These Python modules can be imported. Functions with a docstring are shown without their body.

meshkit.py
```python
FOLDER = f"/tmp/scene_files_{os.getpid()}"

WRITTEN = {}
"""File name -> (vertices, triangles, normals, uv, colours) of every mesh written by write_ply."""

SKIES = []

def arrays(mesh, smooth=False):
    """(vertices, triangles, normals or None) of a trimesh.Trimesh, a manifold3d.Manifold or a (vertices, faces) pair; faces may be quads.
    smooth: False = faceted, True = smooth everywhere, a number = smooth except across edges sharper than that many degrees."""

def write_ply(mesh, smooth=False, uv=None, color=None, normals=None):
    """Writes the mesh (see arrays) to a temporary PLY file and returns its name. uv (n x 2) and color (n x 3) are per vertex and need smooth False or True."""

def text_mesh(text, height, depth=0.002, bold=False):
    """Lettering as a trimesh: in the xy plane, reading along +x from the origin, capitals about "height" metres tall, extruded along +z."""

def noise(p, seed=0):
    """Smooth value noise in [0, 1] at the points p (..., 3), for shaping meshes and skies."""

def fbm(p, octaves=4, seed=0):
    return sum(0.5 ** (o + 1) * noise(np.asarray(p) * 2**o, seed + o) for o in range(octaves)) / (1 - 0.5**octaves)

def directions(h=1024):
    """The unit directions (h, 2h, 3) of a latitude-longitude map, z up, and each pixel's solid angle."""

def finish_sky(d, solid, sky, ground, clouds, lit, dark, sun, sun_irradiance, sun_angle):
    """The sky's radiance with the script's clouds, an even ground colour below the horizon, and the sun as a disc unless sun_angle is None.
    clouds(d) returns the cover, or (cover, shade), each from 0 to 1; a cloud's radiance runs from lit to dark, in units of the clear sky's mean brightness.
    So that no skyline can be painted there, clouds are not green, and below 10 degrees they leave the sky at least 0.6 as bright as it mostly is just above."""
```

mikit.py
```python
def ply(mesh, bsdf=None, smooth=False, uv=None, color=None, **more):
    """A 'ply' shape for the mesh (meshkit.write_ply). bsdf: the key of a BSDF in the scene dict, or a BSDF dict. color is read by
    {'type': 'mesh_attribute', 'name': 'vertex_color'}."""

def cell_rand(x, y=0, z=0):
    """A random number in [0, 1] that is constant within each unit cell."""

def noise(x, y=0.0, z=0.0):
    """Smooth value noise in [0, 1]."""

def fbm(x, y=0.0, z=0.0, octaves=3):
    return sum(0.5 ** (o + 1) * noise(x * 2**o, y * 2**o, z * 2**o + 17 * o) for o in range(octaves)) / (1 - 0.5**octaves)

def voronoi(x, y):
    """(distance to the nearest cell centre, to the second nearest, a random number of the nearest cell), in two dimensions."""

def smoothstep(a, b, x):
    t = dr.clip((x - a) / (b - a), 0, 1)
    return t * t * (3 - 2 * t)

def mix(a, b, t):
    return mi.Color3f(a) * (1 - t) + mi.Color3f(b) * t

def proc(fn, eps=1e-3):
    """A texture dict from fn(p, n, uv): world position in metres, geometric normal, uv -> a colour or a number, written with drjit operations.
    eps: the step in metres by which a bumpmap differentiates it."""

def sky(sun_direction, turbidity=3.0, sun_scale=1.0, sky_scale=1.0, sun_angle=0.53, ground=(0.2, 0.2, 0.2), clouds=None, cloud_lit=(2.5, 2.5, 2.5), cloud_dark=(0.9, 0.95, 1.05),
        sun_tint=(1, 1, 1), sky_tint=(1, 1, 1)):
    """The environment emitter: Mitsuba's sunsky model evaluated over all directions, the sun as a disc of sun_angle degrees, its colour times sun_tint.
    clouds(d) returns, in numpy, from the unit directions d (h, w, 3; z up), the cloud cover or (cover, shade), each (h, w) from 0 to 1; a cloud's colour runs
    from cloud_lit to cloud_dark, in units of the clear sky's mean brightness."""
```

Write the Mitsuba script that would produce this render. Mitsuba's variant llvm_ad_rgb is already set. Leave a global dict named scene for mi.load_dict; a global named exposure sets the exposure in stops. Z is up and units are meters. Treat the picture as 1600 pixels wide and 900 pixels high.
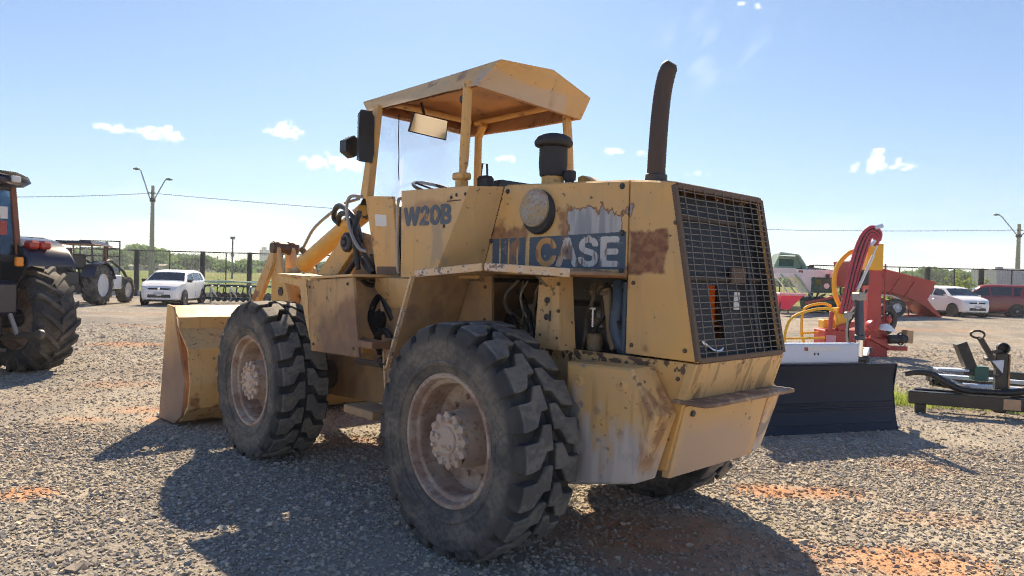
import math
import numpy as np, trimesh, mitsuba as mi, drjit as dr
import mikit, meshkit
from mikit import proc, noise, fbm, voronoi, smoothstep, mix, cell_rand
from shapely.geometry import Polygon

PI = math.pi
rng = np.random.default_rng(7)
T4 = mi.ScalarTransform4f
scene, labels = {}, {}

# ---------------------------------------------------------------- camera, sky, exposure
CAM_H, PITCH, ROLL = 1.60, math.radians(0.966), math.radians(1.542)
CF = np.array([0, math.cos(PITCH), -math.sin(PITCH)])
CU0 = np.array([0, math.sin(PITCH), math.cos(PITCH)])
CU = -math.sin(ROLL) * np.array([1.0, 0, 0]) + math.cos(ROLL) * CU0
CAM = np.array([0, 0, CAM_H])
scene['camera'] = {'type': 'perspective', 'fov_axis': 'x', 'fov': 2 * math.degrees(math.atan(800 / 1115.0)),
                   'near_clip': 0.05, 'far_clip': 12000.0,
                   'to_world': T4().look_at(origin=CAM.tolist(), target=(CAM + CF).tolist(), up=CU.tolist())}
SUN_AZ, SUN_EL = math.radians(-4.0), math.radians(39.0)
SUN = [math.sin(SUN_AZ) * math.cos(SUN_EL), math.cos(SUN_AZ) * math.cos(SUN_EL), math.sin(SUN_EL)]
exposure = 2.8

CLOUDS = [(-29.2, 9.45, 1.3, .42), (-26.6, 9.3, 1.7, .72), (-18.0, 10.3, 1.15, .75), (-14.3, 8.15, 2.2, .7), (27.2, 8.35, 1.7, .55), (26.9, 8.9, .5, .7),
          (7.6, 9.95, .85, .28), (-0.9, 9.2, .8, .4), (14.2, 8.2, .95, .2), (18.6, 20.0, .4, .16), (17.2, 20.3, .28, .12), (9.85, 9.8, .4, .2)]


def clouds(d):
    az = np.degrees(np.arctan2(d[..., 0], d[..., 1]))
    el = np.degrees(np.arcsin(np.clip(d[..., 2], -1, 1)))
    cover, shade = np.zeros(az.shape), np.zeros(az.shape)
    near = (el > -1) & (el < 40)
    q = np.stack([az, el * 1.3, 0 * az], -1)[near]
    a, e = az[near], el[near]
    n = meshkit.fbm(q * 1.7, 5, 3)
    n2 = meshkit.fbm(q * 3.6, 4, 8)
    c, sh = np.zeros(len(a)), np.zeros(len(a))
    for (ca, ce, ra, re) in CLOUDS:
        dx, dy = (a - ca) / ra, (e - ce) / re
        dy = np.where(dy < 0, dy * 1.7, dy)
        r = dx * dx + dy * dy
        k = np.clip((0.70 - 0.72 * r + (n - .5) * 3.0 + (n2 - .5) * 1.6) * 1.15, 0, 1)
        k = np.where(r > 2.2, 0, k)
        if re < .32:
            k = k * .75
        c = np.maximum(c, k)
        sh = np.where(k > .05, np.maximum(sh, np.clip(.25 - dy * .6 + (n2 - .5) * 1.2, 0, .9)), sh)
    # thin far cirrus veil low over the horizon and a faint wisp high on the right
    veil = np.clip((meshkit.fbm(np.stack([a * .09, e * .5, 0 * a], -1), 4, 21) - .47) * 2.2, 0, 1) * np.exp(-((e - 2.6) / 3.2) ** 2) * .34
    wisp = np.clip((meshkit.fbm(np.stack([(a + e) * .3, (a - e) * .9, 0 * a], -1), 4, 5) - .45) * 2, 0, 1) * np.exp(-((a - 15) / 4) ** 2 - ((e - 17.5) / 2.5) ** 2) * .25
    c = np.maximum(c * .95, np.maximum(veil, wisp))
    cover[near] = c
    shade[near] = sh
    return cover, shade


scene['sky'] = mikit.sky(SUN, turbidity=2.2, sun_scale=1.15, sky_scale=0.60, sky_tint=(.88, .94, 1.09), ground=(0.28, 0.26, 0.22), clouds=clouds,
                         cloud_lit=(5.5, 5.4, 5.3), cloud_dark=(3.2, 3.35, 3.5))

# ---------------------------------------------------------------- frames and naming
FRAMES = [np.eye(4)]


def frame(x, y, z, heading_deg, tilt=None):
    """local x forward, y left, z up; heading is measured from +y towards +x"""
    h = math.radians(heading_deg)
    m = np.eye(4)
    m[:3, 0] = [math.sin(h), math.cos(h), 0]
    m[:3, 1] = [-math.cos(h), math.sin(h), 0]
    m[:3, 3] = [x, y, z]
    return m


class at:
    def __init__(self, m):
        self.m = m

    def __enter__(self):
        FRAMES.append(FRAMES[-1] @ self.m)

    def __exit__(self, *a):
        FRAMES.pop()


def numbered(key):
    if key not in scene and key not in labels and not any(k.startswith(key + '__') for k in scene):
        return key
    i = 1
    while f'{key}_{i:03d}' in scene or f'{key}_{i:03d}' in labels or any(k.startswith(f'{key}_{i:03d}__') for k in scene):
        i += 1
    return f'{key}_{i:03d}'


def thing(name, label, category, group=None, kind=None):
    key = numbered(name)
    labels[key] = {'label': label, 'category': category}
    if group:
        labels[key]['group'] = group
    if kind:
        labels[key]['kind'] = kind
    return key


def part(parent, name, mesh, mat, smooth=30, label=None, color=None):
    """one entry of the scene; mesh in the current frame"""
    if isinstance(mesh, MB):
        mesh = mesh.mesh()
    key = numbered(f'{parent}__{name}' if parent else name)
    m = mesh.copy()
    m.apply_transform(FRAMES[-1])
    scene[key] = mikit.ply(m, mat, smooth=False if color is not None else smooth, color=color)
    if label:
        labels[key] = {'label': label}
    return key


def structure(name, mesh, mat, label, smooth=False):
    key = part(None, name, mesh, mat, smooth)
    labels[key] = {'label': label, 'kind': 'structure'}
    return key


# ---------------------------------------------------------------- mesh building
def TM(v, f):
    f = np.asarray(f, int)
    return trimesh.Trimesh(np.asarray(v, float), f, process=False)


def hull(pts):
    h = trimesh.convex.convex_hull(np.asarray(pts, float))
    return TM(h.vertices, h.faces)


def cbox(x0, x1, y0, y1, z0, z1, b=0.006):
    x0, x1 = sorted((x0, x1)); y0, y1 = sorted((y0, y1)); z0, z1 = sorted((z0, z1))
    b = min(b, .3 * (x1 - x0), .3 * (y1 - y0), .3 * (z1 - z0))
    if b <= 0:
        return hull([(x, y, z) for x in (x0, x1) for y in (y0, y1) for z in (z0, z1)])
    P = []
    for sx in (0, 1):
        for sy in (0, 1):
            for sz in (0, 1):
                X, Y, Z = (x0, x1)[sx], (y0, y1)[sy], (z0, z1)[sz]
                ix, iy, iz = (b, -b)[sx], (b, -b)[sy], (b, -b)[sz]
                P += [(X, Y + iy, Z + iz), (X + ix, Y, Z + iz), (X + ix, Y + iy, Z)]
    return hull(P)


def inset(poly, b):
    p = np.asarray(poly, float)
    n = len(p)
    area = .5 * sum(p[i][0] * p[(i + 1) % n][1] - p[(i + 1) % n][0] * p[i][1] for i in range(n))
    s = 1 if area > 0 else -1
    out = []
    for i in range(n):
        a, c, d = p[i - 1], p[i], p[(i + 1) % n]
        e1, e2 = c - a, d - c
        e1, e2 = e1 / max(np.linalg.norm(e1), 1e-9), e2 / max(np.linalg.norm(e2), 1e-9)
        n1, n2 = s * np.array([-e1[1], e1[0]]), s * np.array([-e2[1], e2[0]])
        m = n1 + n2
        m = m / max(m @ m, .35) * 2 if m @ m > 1e-6 else n1
        out.append(c + m * b)
    return np.array(out)


def prism(poly, axis, a0, a1, b=0.004):
    """polygon extruded along axis ('x': poly is (y,z); 'y': (x,z); 'z': (x,y)), chamfered edges"""
    a0, a1 = sorted((a0, a1))
    p = np.asarray(poly, float)
    n = len(p)
    b = min(b, .3 * (a1 - a0))
    _, tri = trimesh.creation.triangulate_polygon(Polygon(p), engine='earcut')
    tv = np.asarray(_)
    idx = [int(np.argmin(((p - q[:2]) ** 2).sum(1))) for q in tv]
    tri = np.array([[idx[k] for k in t] for t in tri])
    q = inset(p, b) if b > 0 else p
    rings = [(q, a0), (p, a0 + b), (p, a1 - b), (q, a1)] if b > 0 else [(p, a0), (p, a1)]
    V, F = [], []
    for r, a in rings:
        for c in r:
            V.append({'x': (a, c[0], c[1]), 'y': (c[0], a, c[1]), 'z': (c[0], c[1], a)}[axis])
    for k in range(len(rings) - 1):
        for i in range(n):
            j = (i + 1) % n
            F += [(k * n + i, k * n + j, k * n + n + j), (k * n + i, k * n + n + j, k * n + n + i)]
    F += [(t[0], t[1], t[2]) for t in tri] + [tuple(t[::-1] + (len(rings) - 1) * n) for t in tri]
    m = TM(V, F)
    # consistent winding: caps may disagree with sides, so fix
    trimesh.repair.fix_normals(m)
    return m


def smooth_path(pts, k=6):
    p = np.asarray(pts, float)
    if len(p) < 3:
        return p
    q = np.vstack([2 * p[0] - p[1], p, 2 * p[-1] - p[-2]])
    out = []
    for i in range(1, len(q) - 2):
        for t in np.linspace(0, 1, k, endpoint=False):
            a, b, c, d = q[i - 1], q[i], q[i + 1], q[i + 2]
            out.append(.5 * (2 * b + (c - a) * t + (2 * a - 5 * b + 4 * c - d) * t * t + (-a + 3 * b - 3 * c + d) * t ** 3))
    out.append(p[-1])
    return np.array(out)


def tube(pts, r, n=10, k=0, cap=True):
    """round bar along the points; k > 0 smooths; r a number or one per point"""
    p = np.asarray(pts, float)
    r = np.broadcast_to(np.asarray(r, float), (len(p),))
    if k:
        rr = np.interp(np.linspace(0, len(p) - 1, (len(p) - 1) * k + 1), np.arange(len(p)), r)
        p = smooth_path(p, k)
        r = rr[:len(p)]
    t = np.gradient(p, axis=0)
    t /= np.maximum(np.linalg.norm(t, axis=1, keepdims=True), 1e-9)
    ref = np.array([0, 0, 1.0]) if abs(t[0][2]) < .9 else np.array([1.0, 0, 0])
    u = np.cross(t[0], ref); u /= np.linalg.norm(u)
    V, F = [], []
    ang = np.arange(n) * 2 * PI / n
    for i in range(len(p)):
        u = u - t[i] * (u @ t[i]); u /= np.linalg.norm(u)
        w = np.cross(t[i], u)
        V += list(p[i] + r[i] * (np.cos(ang)[:, None] * u + np.sin(ang)[:, None] * w))
    for i in range(len(p) - 1):
        for j in range(n):
            a, b = i * n + j, i * n + (j + 1) % n
            F += [(a, b, b + n), (a, b + n, a + n)]
    if cap:
        V += [p[0], p[-1]]
        c0, c1 = len(V) - 2, len(V) - 1
        for j in range(n):
            F += [(c0, (j + 1) % n, j), (c1, (len(p) - 1) * n + j, (len(p) - 1) * n + (j + 1) % n)]
    return TM(V, F)


def rod(p0, p1, r, n=12, r1=None):
    return tube([p0, p1], [r, r if r1 is None else r1], n)


def lathe(profile, origin=(0, 0, 0), axis=(0, 0, 1), n=32):
    """profile of (radius, height) revolved about the axis through origin"""
    a = np.asarray(axis, float); a /= np.linalg.norm(a)
    u = np.cross(a, [0, 0, 1.0] if abs(a[2]) < .9 else [1.0, 0, 0]); u /= np.linalg.norm(u)
    w = np.cross(a, u)
    ang = np.arange(n) * 2 * PI / n
    ring = np.cos(ang)[:, None] * u + np.sin(ang)[:, None] * w
    V = [np.asarray(origin) + a * h + ring * max(r, 1e-4) for r, h in profile]
    F = []
    for i in range(len(profile) - 1):
        for j in range(n):
            p, q = i * n + j, i * n + (j + 1) % n
            F += [(p, q, q + n), (p, q + n, p + n)]
    return TM(np.vstack(V), F)


def bar(p0, p1, w, h, up=(0, 0, 1), b=0.004):
    """rectangular bar from p0 to p1, w wide, h high"""
    p0, p1 = np.asarray(p0, float), np.asarray(p1, float)
    d = p1 - p0
    L = np.linalg.norm(d)
    d = d / L
    if abs(np.dot(up, d)) > .98:
        up = (0, 1, 0) if abs(d[1]) < .9 else (1, 0, 0)
    y = np.cross(up, d); y /= np.linalg.norm(y)
    z = np.cross(d, y)
    m = cbox(0, L, -w / 2, w / 2, -h / 2, h / 2, b)
    M = np.eye(4)
    M[:3, 0], M[:3, 1], M[:3, 2], M[:3, 3] = d, y, z, p0
    m.apply_transform(M)
    return m


def sheet(verts, faces, t):
    """polygon faces (lists of indices) of a plate, thickened by t"""
    V = np.asarray(verts, float)
    F = []
    for f in faces:
        F += [(f[0], f[i], f[i + 1]) for i in range(1, len(f) - 1)]
    F = np.array(F)
    N = np.zeros_like(V)
    fn = np.cross(V[F[:, 1]] - V[F[:, 0]], V[F[:, 2]] - V[F[:, 0]])
    for k in range(3):
        np.add.at(N, F[:, k], fn / np.maximum(np.linalg.norm(fn, axis=1, keepdims=True), 1e-9))
    N /= np.maximum(np.linalg.norm(N, axis=1, keepdims=True), 1e-9)
    n = len(V)
    W = np.vstack([V, V - N * t])
    G = [tuple(f) for f in F] + [tuple(f[::-1] + n) for f in F]
    edges = {}
    for f in F:
        for a, b in ((f[0], f[1]), (f[1], f[2]), (f[2], f[0])):
            edges[(a, b)] = 1
    for (a, b) in edges:
        if (b, a) not in edges:
            G += [(a, a + n, b + n), (a, b + n, b)]
    return TM(W, G)


def mirror(m, axis=1):
    m = m.copy()
    m.vertices[:, axis] *= -1
    m.faces = m.faces[:, ::-1]
    return m


class MB:
    def __init__(self):
        self.l = []

    def __iadd__(self, m):
        self.l += m.l if isinstance(m, MB) else [m]
        return self

    def mesh(self):
        V, F, o = [], [], 0
        for m in self.l:
            V.append(np.asarray(m.vertices)); F.append(np.asarray(m.faces) + o); o += len(m.vertices)
        return TM(np.vstack(V), np.vstack(F))


def join(*ms):
    b = MB()
    for m in ms:
        b += m
    return b.mesh()


def moved(m, x=0, y=0, z=0):
    m = m.copy()
    m.apply_translation([x, y, z])
    return m


def letters(text, height, depth, sx=1.0, bold=True):
    m = meshkit.text_mesh(text, height, depth, bold)
    m = TM(m.vertices, m.faces)
    m.vertices[:, 0] *= sx
    return m


# ---------------------------------------------------------------- materials
def bsdf(name, d):
    scene[name] = {'type': 'twosided', 'bsdf': d}


def plain(name, col, rough=.5, metal=0.0, spec=.5, coat=0.0):
    bsdf(name, {'type': 'principled', 'base_color': {'type': 'rgb', 'value': list(col)}, 'roughness': rough, 'metallic': metal, 'specular': spec, 'clearcoat': coat, 'clearcoat_gloss': .9})


LO = np.array([0.45793343, 4.80445961, 0.0])
LH = math.radians(-42.99)
LF = np.array([math.sin(LH), math.cos(LH)])
LL = np.array([-math.cos(LH), math.sin(LH)])


def uvz(p):
    x, y = p.x - float(LO[0]), p.y - float(LO[1])
    return x * float(LF[0]) + y * float(LF[1]), x * float(LL[0]) + y * float(LL[1]), p.z


def boxmask(a, a0, a1, b, b0, b1, soft, wob):
    """1 inside the rectangle, with a ragged edge"""
    e = dr.minimum(dr.minimum(a - a0, a1 - a), dr.minimum(b - b0, b1 - b)) + wob
    return smoothstep(-soft, soft, e)


YEL = (.65, .375, .115)
YEL2 = (.58, .36, .145)
RUST = (.17, .062, .028)
RUST2 = (.27, .12, .055)


def worn(u, v, z, wear, seed):
    """old yellow paint with fading, grime, chips and rust blooms"""
    n1 = fbm(u * 1.7 + seed, v * 1.7, z * 1.7, 3)
    n2 = fbm(u * 9 + 3, v * 9 + seed, z * 5, 3)
    n3 = fbm(u * 38, v * 38 + seed, z * 30, 3)
    st = fbm(u * 30 + seed, v * 30, z * 2.2, 3)
    c = mix(YEL, YEL2, smoothstep(.3, .7, n1))
    c = mix(c, (.56, .42, .25), smoothstep(.45, .75, fbm(u * .9 + 3 * seed, v * .9, z * .9 + seed, 3)) * .5)          # sun bleached
    c = mix(c, (.44, .30, .16), smoothstep(.48, .85, n2) * .35)                 # grime
    c = mix(c, (.30, .17, .075), smoothstep(.56, .76, st) * .45 * wear)         # run marks
    chip = smoothstep(.73 - .07 * wear, .76 - .07 * wear, n3) * smoothstep(.44, .66, n2)
    c = mix(c, (.10, .062, .04), chip * .85)
    bloom = smoothstep(.72 - .09 * wear, .82 - .09 * wear, fbm(u * 4.5 + 7 + seed, v * 4.5, z * 4.5, 4))
    c = mix(c, mix(RUST2, RUST, smoothstep(.4, .6, n3)), bloom * .8)
    return c, n1, n2, n3, st


def paint_fn(p, n, uv):
    u, v, z = uvz(p)
    c, n1, n2, n3, st = worn(u, v, z, .55, 1.0)
    edge = boxmask(z, 1.118, 1.172, u, -1.3, .2, .015, (n3 - .5) * .06) * smoothstep(.49, .56, n3)
    return mix(c, (.075, .05, .04), edge * .9)


def hood_fn(p, n, uv):
    u, v, z = uvz(p)
    c, n1, n2, n3, st = worn(u, v, z, .25, 4.0)
    wob = (n2 - .5) * .13 + (n3 - .5) * .05
    r = mix(RUST2, RUST, smoothstep(.35, .65, n3))
    c = mix(c, r, boxmask(u, -1.00, -.762, z, 1.635, 1.865, .012, wob * .5) * .95)                  # rust square on the shroud
    c = mix(c, r, boxmask(u, .02, .42, z, 1.80, 1.94, .03, wob + (n1 - .5) * .2) * .8)        # rust above the stripes
    c = mix(c, r, boxmask(u, -.75, -.30, z, 1.55, 1.66, .02, wob) * .8)
    c = mix(c, r, boxmask(u, -.32, -.25, z, 1.84, 1.99, .02, wob) * .7)
    wht = boxmask(u, -.72, -.33, z, 1.78, 1.965, .006, wob * 1.3 + (st - .5) * .12)
    rim = boxmask(u, -.735, -.31, z, 1.78, 1.98, .006, wob * 1.3 + (st - .5) * .12)
    c = mix(c, (.23, .105, .04), rim)
    c = mix(c, mix((.42, .41, .40), (.26, .27, .29), smoothstep(.35, .65, st)), wht)
    return c


def weight_fn(p, n, uv):
    u, v, z = uvz(p)
    c, n1, n2, n3, st = worn(u, v, z, .95, 11.0)
    back = smoothstep(-.99, -1.03, u)
    pale = mix((.52, .46, .40), (.42, .39, .37), smoothstep(.35, .6, st))
    c = mix(c, pale, smoothstep(.92, .66, z + (n2 - .5) * .5 + (st - .5) * .25) * (1 - back * .4))
    c = mix(c, (.20, .21, .22), smoothstep(.57, .63, fbm(u * 6 + 2, v * 6, z * 6 + 5, 4)) * smoothstep(.5, .7, z + (n1 - .5)) * .8)
    c = mix(c, (.24, .115, .06), smoothstep(.42, .6, fbm(u * 14, v * 14 + 2, z * 4, 4)) * .75 * back)
    return c


def tail_fn(p, n, uv):
    u, v, z = uvz(p)
    c, n1, n2, n3, st = worn(u, v, z, .2, 17.0)
    c = mix(c, (.47, .34, .24), smoothstep(.93, .76, z + (n1 - .5) * .25 - v * .12) * boxmask(v, -.38, .40, z, .5, .9, .04, 0.0))
    up = smoothstep(.955, .965, z)
    c = mix(c, (.17, .10, .055), up * smoothstep(.48, .66, fbm(v * 34, z * 9, 1, 4)) * .5)
    c = mix(c, (.05, .04, .035), up * smoothstep(.5, .75, noise(v * 5 + 9, z * 4)) * smoothstep(.4, .6, n3) * .9)
    return c


def rusty_fn(p, n, uv):
    u, v, z = uvz(p)
    c, n1, n2, n3, st = worn(u, v, z, .8, 23.0)
    k = smoothstep(.30, .56, fbm(u * 3.0 + 5, v * 3, z * 2.6, 4) - .12 * smoothstep(1.25, 1.5, z))
    c = mix(c, mix((.22, .12, .07), (.15, .09, .065), smoothstep(.4, .6, n2)), .34 + k * .58)
    return c


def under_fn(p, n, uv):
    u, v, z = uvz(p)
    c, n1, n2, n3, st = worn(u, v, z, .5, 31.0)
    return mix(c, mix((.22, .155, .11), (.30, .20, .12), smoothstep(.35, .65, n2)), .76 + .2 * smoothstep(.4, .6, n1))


def roof_fn(p, n, uv):
    u, v, z = uvz(p)
    c, n1, n2, n3, st = worn(u, v, z, .2, 37.0)
    k = smoothstep(.64, .52, u) * smoothstep(3.01, 2.97, z + (n1 - .5) * .1) * smoothstep(-.36, -.30, v + (n1 - .5) * .2)
    c = mix(c, (.50, .40, .30), k * .75)
    inner = smoothstep(.0, 1.0, 1.0) * smoothstep(.62, .78, fbm(u * 5, v * 5, z * 2 + 3, 4))
    return mix(c, (.20, .085, .05), inner * .7)


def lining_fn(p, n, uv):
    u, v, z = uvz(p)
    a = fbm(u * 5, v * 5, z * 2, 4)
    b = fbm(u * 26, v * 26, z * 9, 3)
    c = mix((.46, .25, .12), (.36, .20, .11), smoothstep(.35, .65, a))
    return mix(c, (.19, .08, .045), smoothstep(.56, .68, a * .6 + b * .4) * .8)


def bump(inner, fn, scale):
    return {'type': 'bumpmap', 'arbitrary': {'type': 'proc', **{k: v for k, v in proc(fn, 4e-3).items() if k != 'type'}}, 'scale': scale, 'bsdf': inner}


def dents(p, n, uv):
    return noise(p.x * 5, p.y * 5, p.z * 5) + .35 * noise(p.x * 17, p.y * 17, p.z * 17)


def paint(name, fn, rough=.5, bumpy=.006):
    inner = {'type': 'principled', 'base_color': proc(fn), 'roughness': rough, 'specular': .4}
    bsdf(name, bump(inner, dents, bumpy) if bumpy else inner)


paint('loader_paint', paint_fn)
paint('hood_paint', hood_fn, .45)
paint('weight_paint', weight_fn, .55)
paint('tail_paint', tail_fn, .45)
paint('rusty_paint', rusty_fn, .65)
paint('grimy_paint', under_fn, .7)
paint('roof_paint', roof_fn, .5)
paint('lining_paint', lining_fn, .6, 0)


def rubber_fn(p, n, uv):
    a = fbm(p.x * 6, p.y * 6, p.z * 6, 4)
    b = fbm(p.x * 40, p.y * 40, p.z * 40, 2)
    return mix(mix((.055, .056, .058), (.085, .082, .077), smoothstep(.35, .65, a)), (.15, .135, .115), smoothstep(.46, .72, a * .65 + b * .35) * .8)


def soil_rust_fn(p, n, uv):
    a = fbm(p.x * 9, p.y * 9, p.z * 9, 4)
    b = fbm(p.x * 50, p.y * 50, p.z * 50, 2)
    c = mix((.29, .195, .15), (.40, .33, .27), smoothstep(.35, .65, a))
    return mix(c, (.15, .085, .06), smoothstep(.5, .8, b) * .45)


def decal_fn(p, n, uv):
    u, v, z = uvz(p)
    a = fbm(u * 7 + 3, z * 7, v, 4)
    st = fbm(u * 45, z * 6, v, 3)
    c = mix((.045, .075, .11), (.06, .09, .125), a)
    c = mix(c, (.30, .135, .06), smoothstep(.54, .62, a * .7 + st * .3) * smoothstep(-.62, .15, u) * .95)
    return mix(c, (.33, .33, .32), smoothstep(.66, .72, fbm(u * 30 + 9, z * 22, v, 3)))


def lettering_fn(p, n, uv):
    u, v, z = uvz(p)
    a = fbm(u * 9 + 1, z * 8, v, 4)
    st = fbm(u * 50, z * 8, v, 3)
    left = smoothstep(-.34, -.16, u + (a - .5) * .25)
    c = mix((.52, .50, .47), mix((.48, .21, .055), (.56, .30, .09), a), left)
    return mix(c, (.17, .09, .06), smoothstep(.53, .61, a * .55 + st * .45) * .85)


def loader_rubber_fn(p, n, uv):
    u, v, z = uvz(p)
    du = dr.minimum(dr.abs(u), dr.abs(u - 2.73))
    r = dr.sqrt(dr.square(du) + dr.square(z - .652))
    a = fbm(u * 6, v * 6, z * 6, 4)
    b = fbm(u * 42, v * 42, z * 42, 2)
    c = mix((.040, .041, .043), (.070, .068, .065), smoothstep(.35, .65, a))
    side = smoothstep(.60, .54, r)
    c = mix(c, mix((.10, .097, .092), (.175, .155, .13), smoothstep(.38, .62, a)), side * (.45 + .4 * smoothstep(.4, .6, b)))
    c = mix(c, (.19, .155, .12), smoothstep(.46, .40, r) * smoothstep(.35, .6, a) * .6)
    worn_lit_top = smoothstep(.660, .668, r)  # pale tops: wear and dust, plus light painted in against dark grooves
    c = mix(c, mix((.125, .12, .113), (.20, .185, .16), smoothstep(.4, .62, a * .6 + b * .4)), worn_lit_top * .85)
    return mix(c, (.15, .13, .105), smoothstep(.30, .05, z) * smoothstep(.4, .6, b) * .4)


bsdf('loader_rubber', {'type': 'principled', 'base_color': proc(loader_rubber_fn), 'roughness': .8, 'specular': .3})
bsdf('rubber', {'type': 'principled', 'base_color': proc(rubber_fn), 'roughness': .8, 'specular': .3})
bsdf('rim_soil', {'type': 'principled', 'base_color': proc(soil_rust_fn), 'roughness': .75, 'specular': .25})
bsdf('decal_blue', {'type': 'principled', 'base_color': proc(decal_fn), 'roughness': .5})
bsdf('decal_letter', {'type': 'principled', 'base_color': proc(lettering_fn), 'roughness': .5})

plain('dark_metal', (.035, .036, .04), .5)
plain('grille_wire', (.18, .165, .145), .5)
plain('shroud_brown', (.11, .07, .045), .6)
plain('engine_black', (.022, .024, .028), .6)
plain('engine_tan', (.20, .145, .085), .6)
plain('engine_dim', (.085, .07, .05), .6)
plain('hose_blue', (.045, .075, .12), .5)
plain('oily_metal', (.09, .08, .07), .5)
plain('hose_black', (.02, .02, .022), .45)
plain('black_plastic', (.02, .021, .024), .4)
plain('black_gloss', (.026, .024, .040), .22, coat=.6)
plain('charcoal_rubber', (.03, .03, .033), .7)
plain('stack_brown', (.055, .038, .032), .6)
plain('chrome', (.75, .75, .76), .18, 1.0)
plain('mirror_glass', (.72, .68, .6), .12, 1.0)
plain('steel_grey', (.33, .32, .30), .5)
plain('sticker_white', (.62, .62, .60), .5)
plain('hose_steel', (.32, .30, .27), .4, .6)
plain('cylinder_yellow', (.66, .36, .075), .4)
scene['orange_glow_sheet'] = {'type': 'principledthin', 'base_color': {'type': 'rgb', 'value': [.98, .46, .18]}, 'roughness': .6, 'diff_trans': 1.2, 'spec_trans': 0.0}  # translucent, so the added sheet glows orange with the sun behind it
plain('white_paint', (.74, .74, .73), .3, coat=.6)
plain('car_white', (.74, .75, .76), .25, coat=1.0)
plain('car_red', (.20, .022, .026), .25, coat=1.0)
plain('car_glass', (.018, .022, .026), .06, 0, .9)
plain('lamp_glass', (.55, .57, .6), .12)
plain('plate_grey', (.5, .5, .52), .5)
plain('red_paint', (.42, .035, .032), .38, coat=.3)
plain('red_dull', (.36, .05, .038), .5)
plain('crimson_hose', (.40, .045, .07), .4)
plain('yellow_paint', (.75, .40, .025), .4)
plain('green_paint', (.03, .105, .085), .5)
plain('green_pale', (.30, .43, .36), .55)
plain('hopper_white', (.78, .79, .77), .5)
plain('teal_dark', (.02, .055, .06), .5)
plain('navy_tube', (.022, .034, .065), .35, coat=.5)
plain('blade_black', (.010, .018, .038), .42, 0, .22)
plain('frame_black', (.016, .017, .019), .4)
plain('alloy_white', (.62, .62, .62), .4)
plain('bar_white', (.50, .58, .72), .35, coat=.4)
plain('pink_plastic', (.75, .045, .11), .45)
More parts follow.
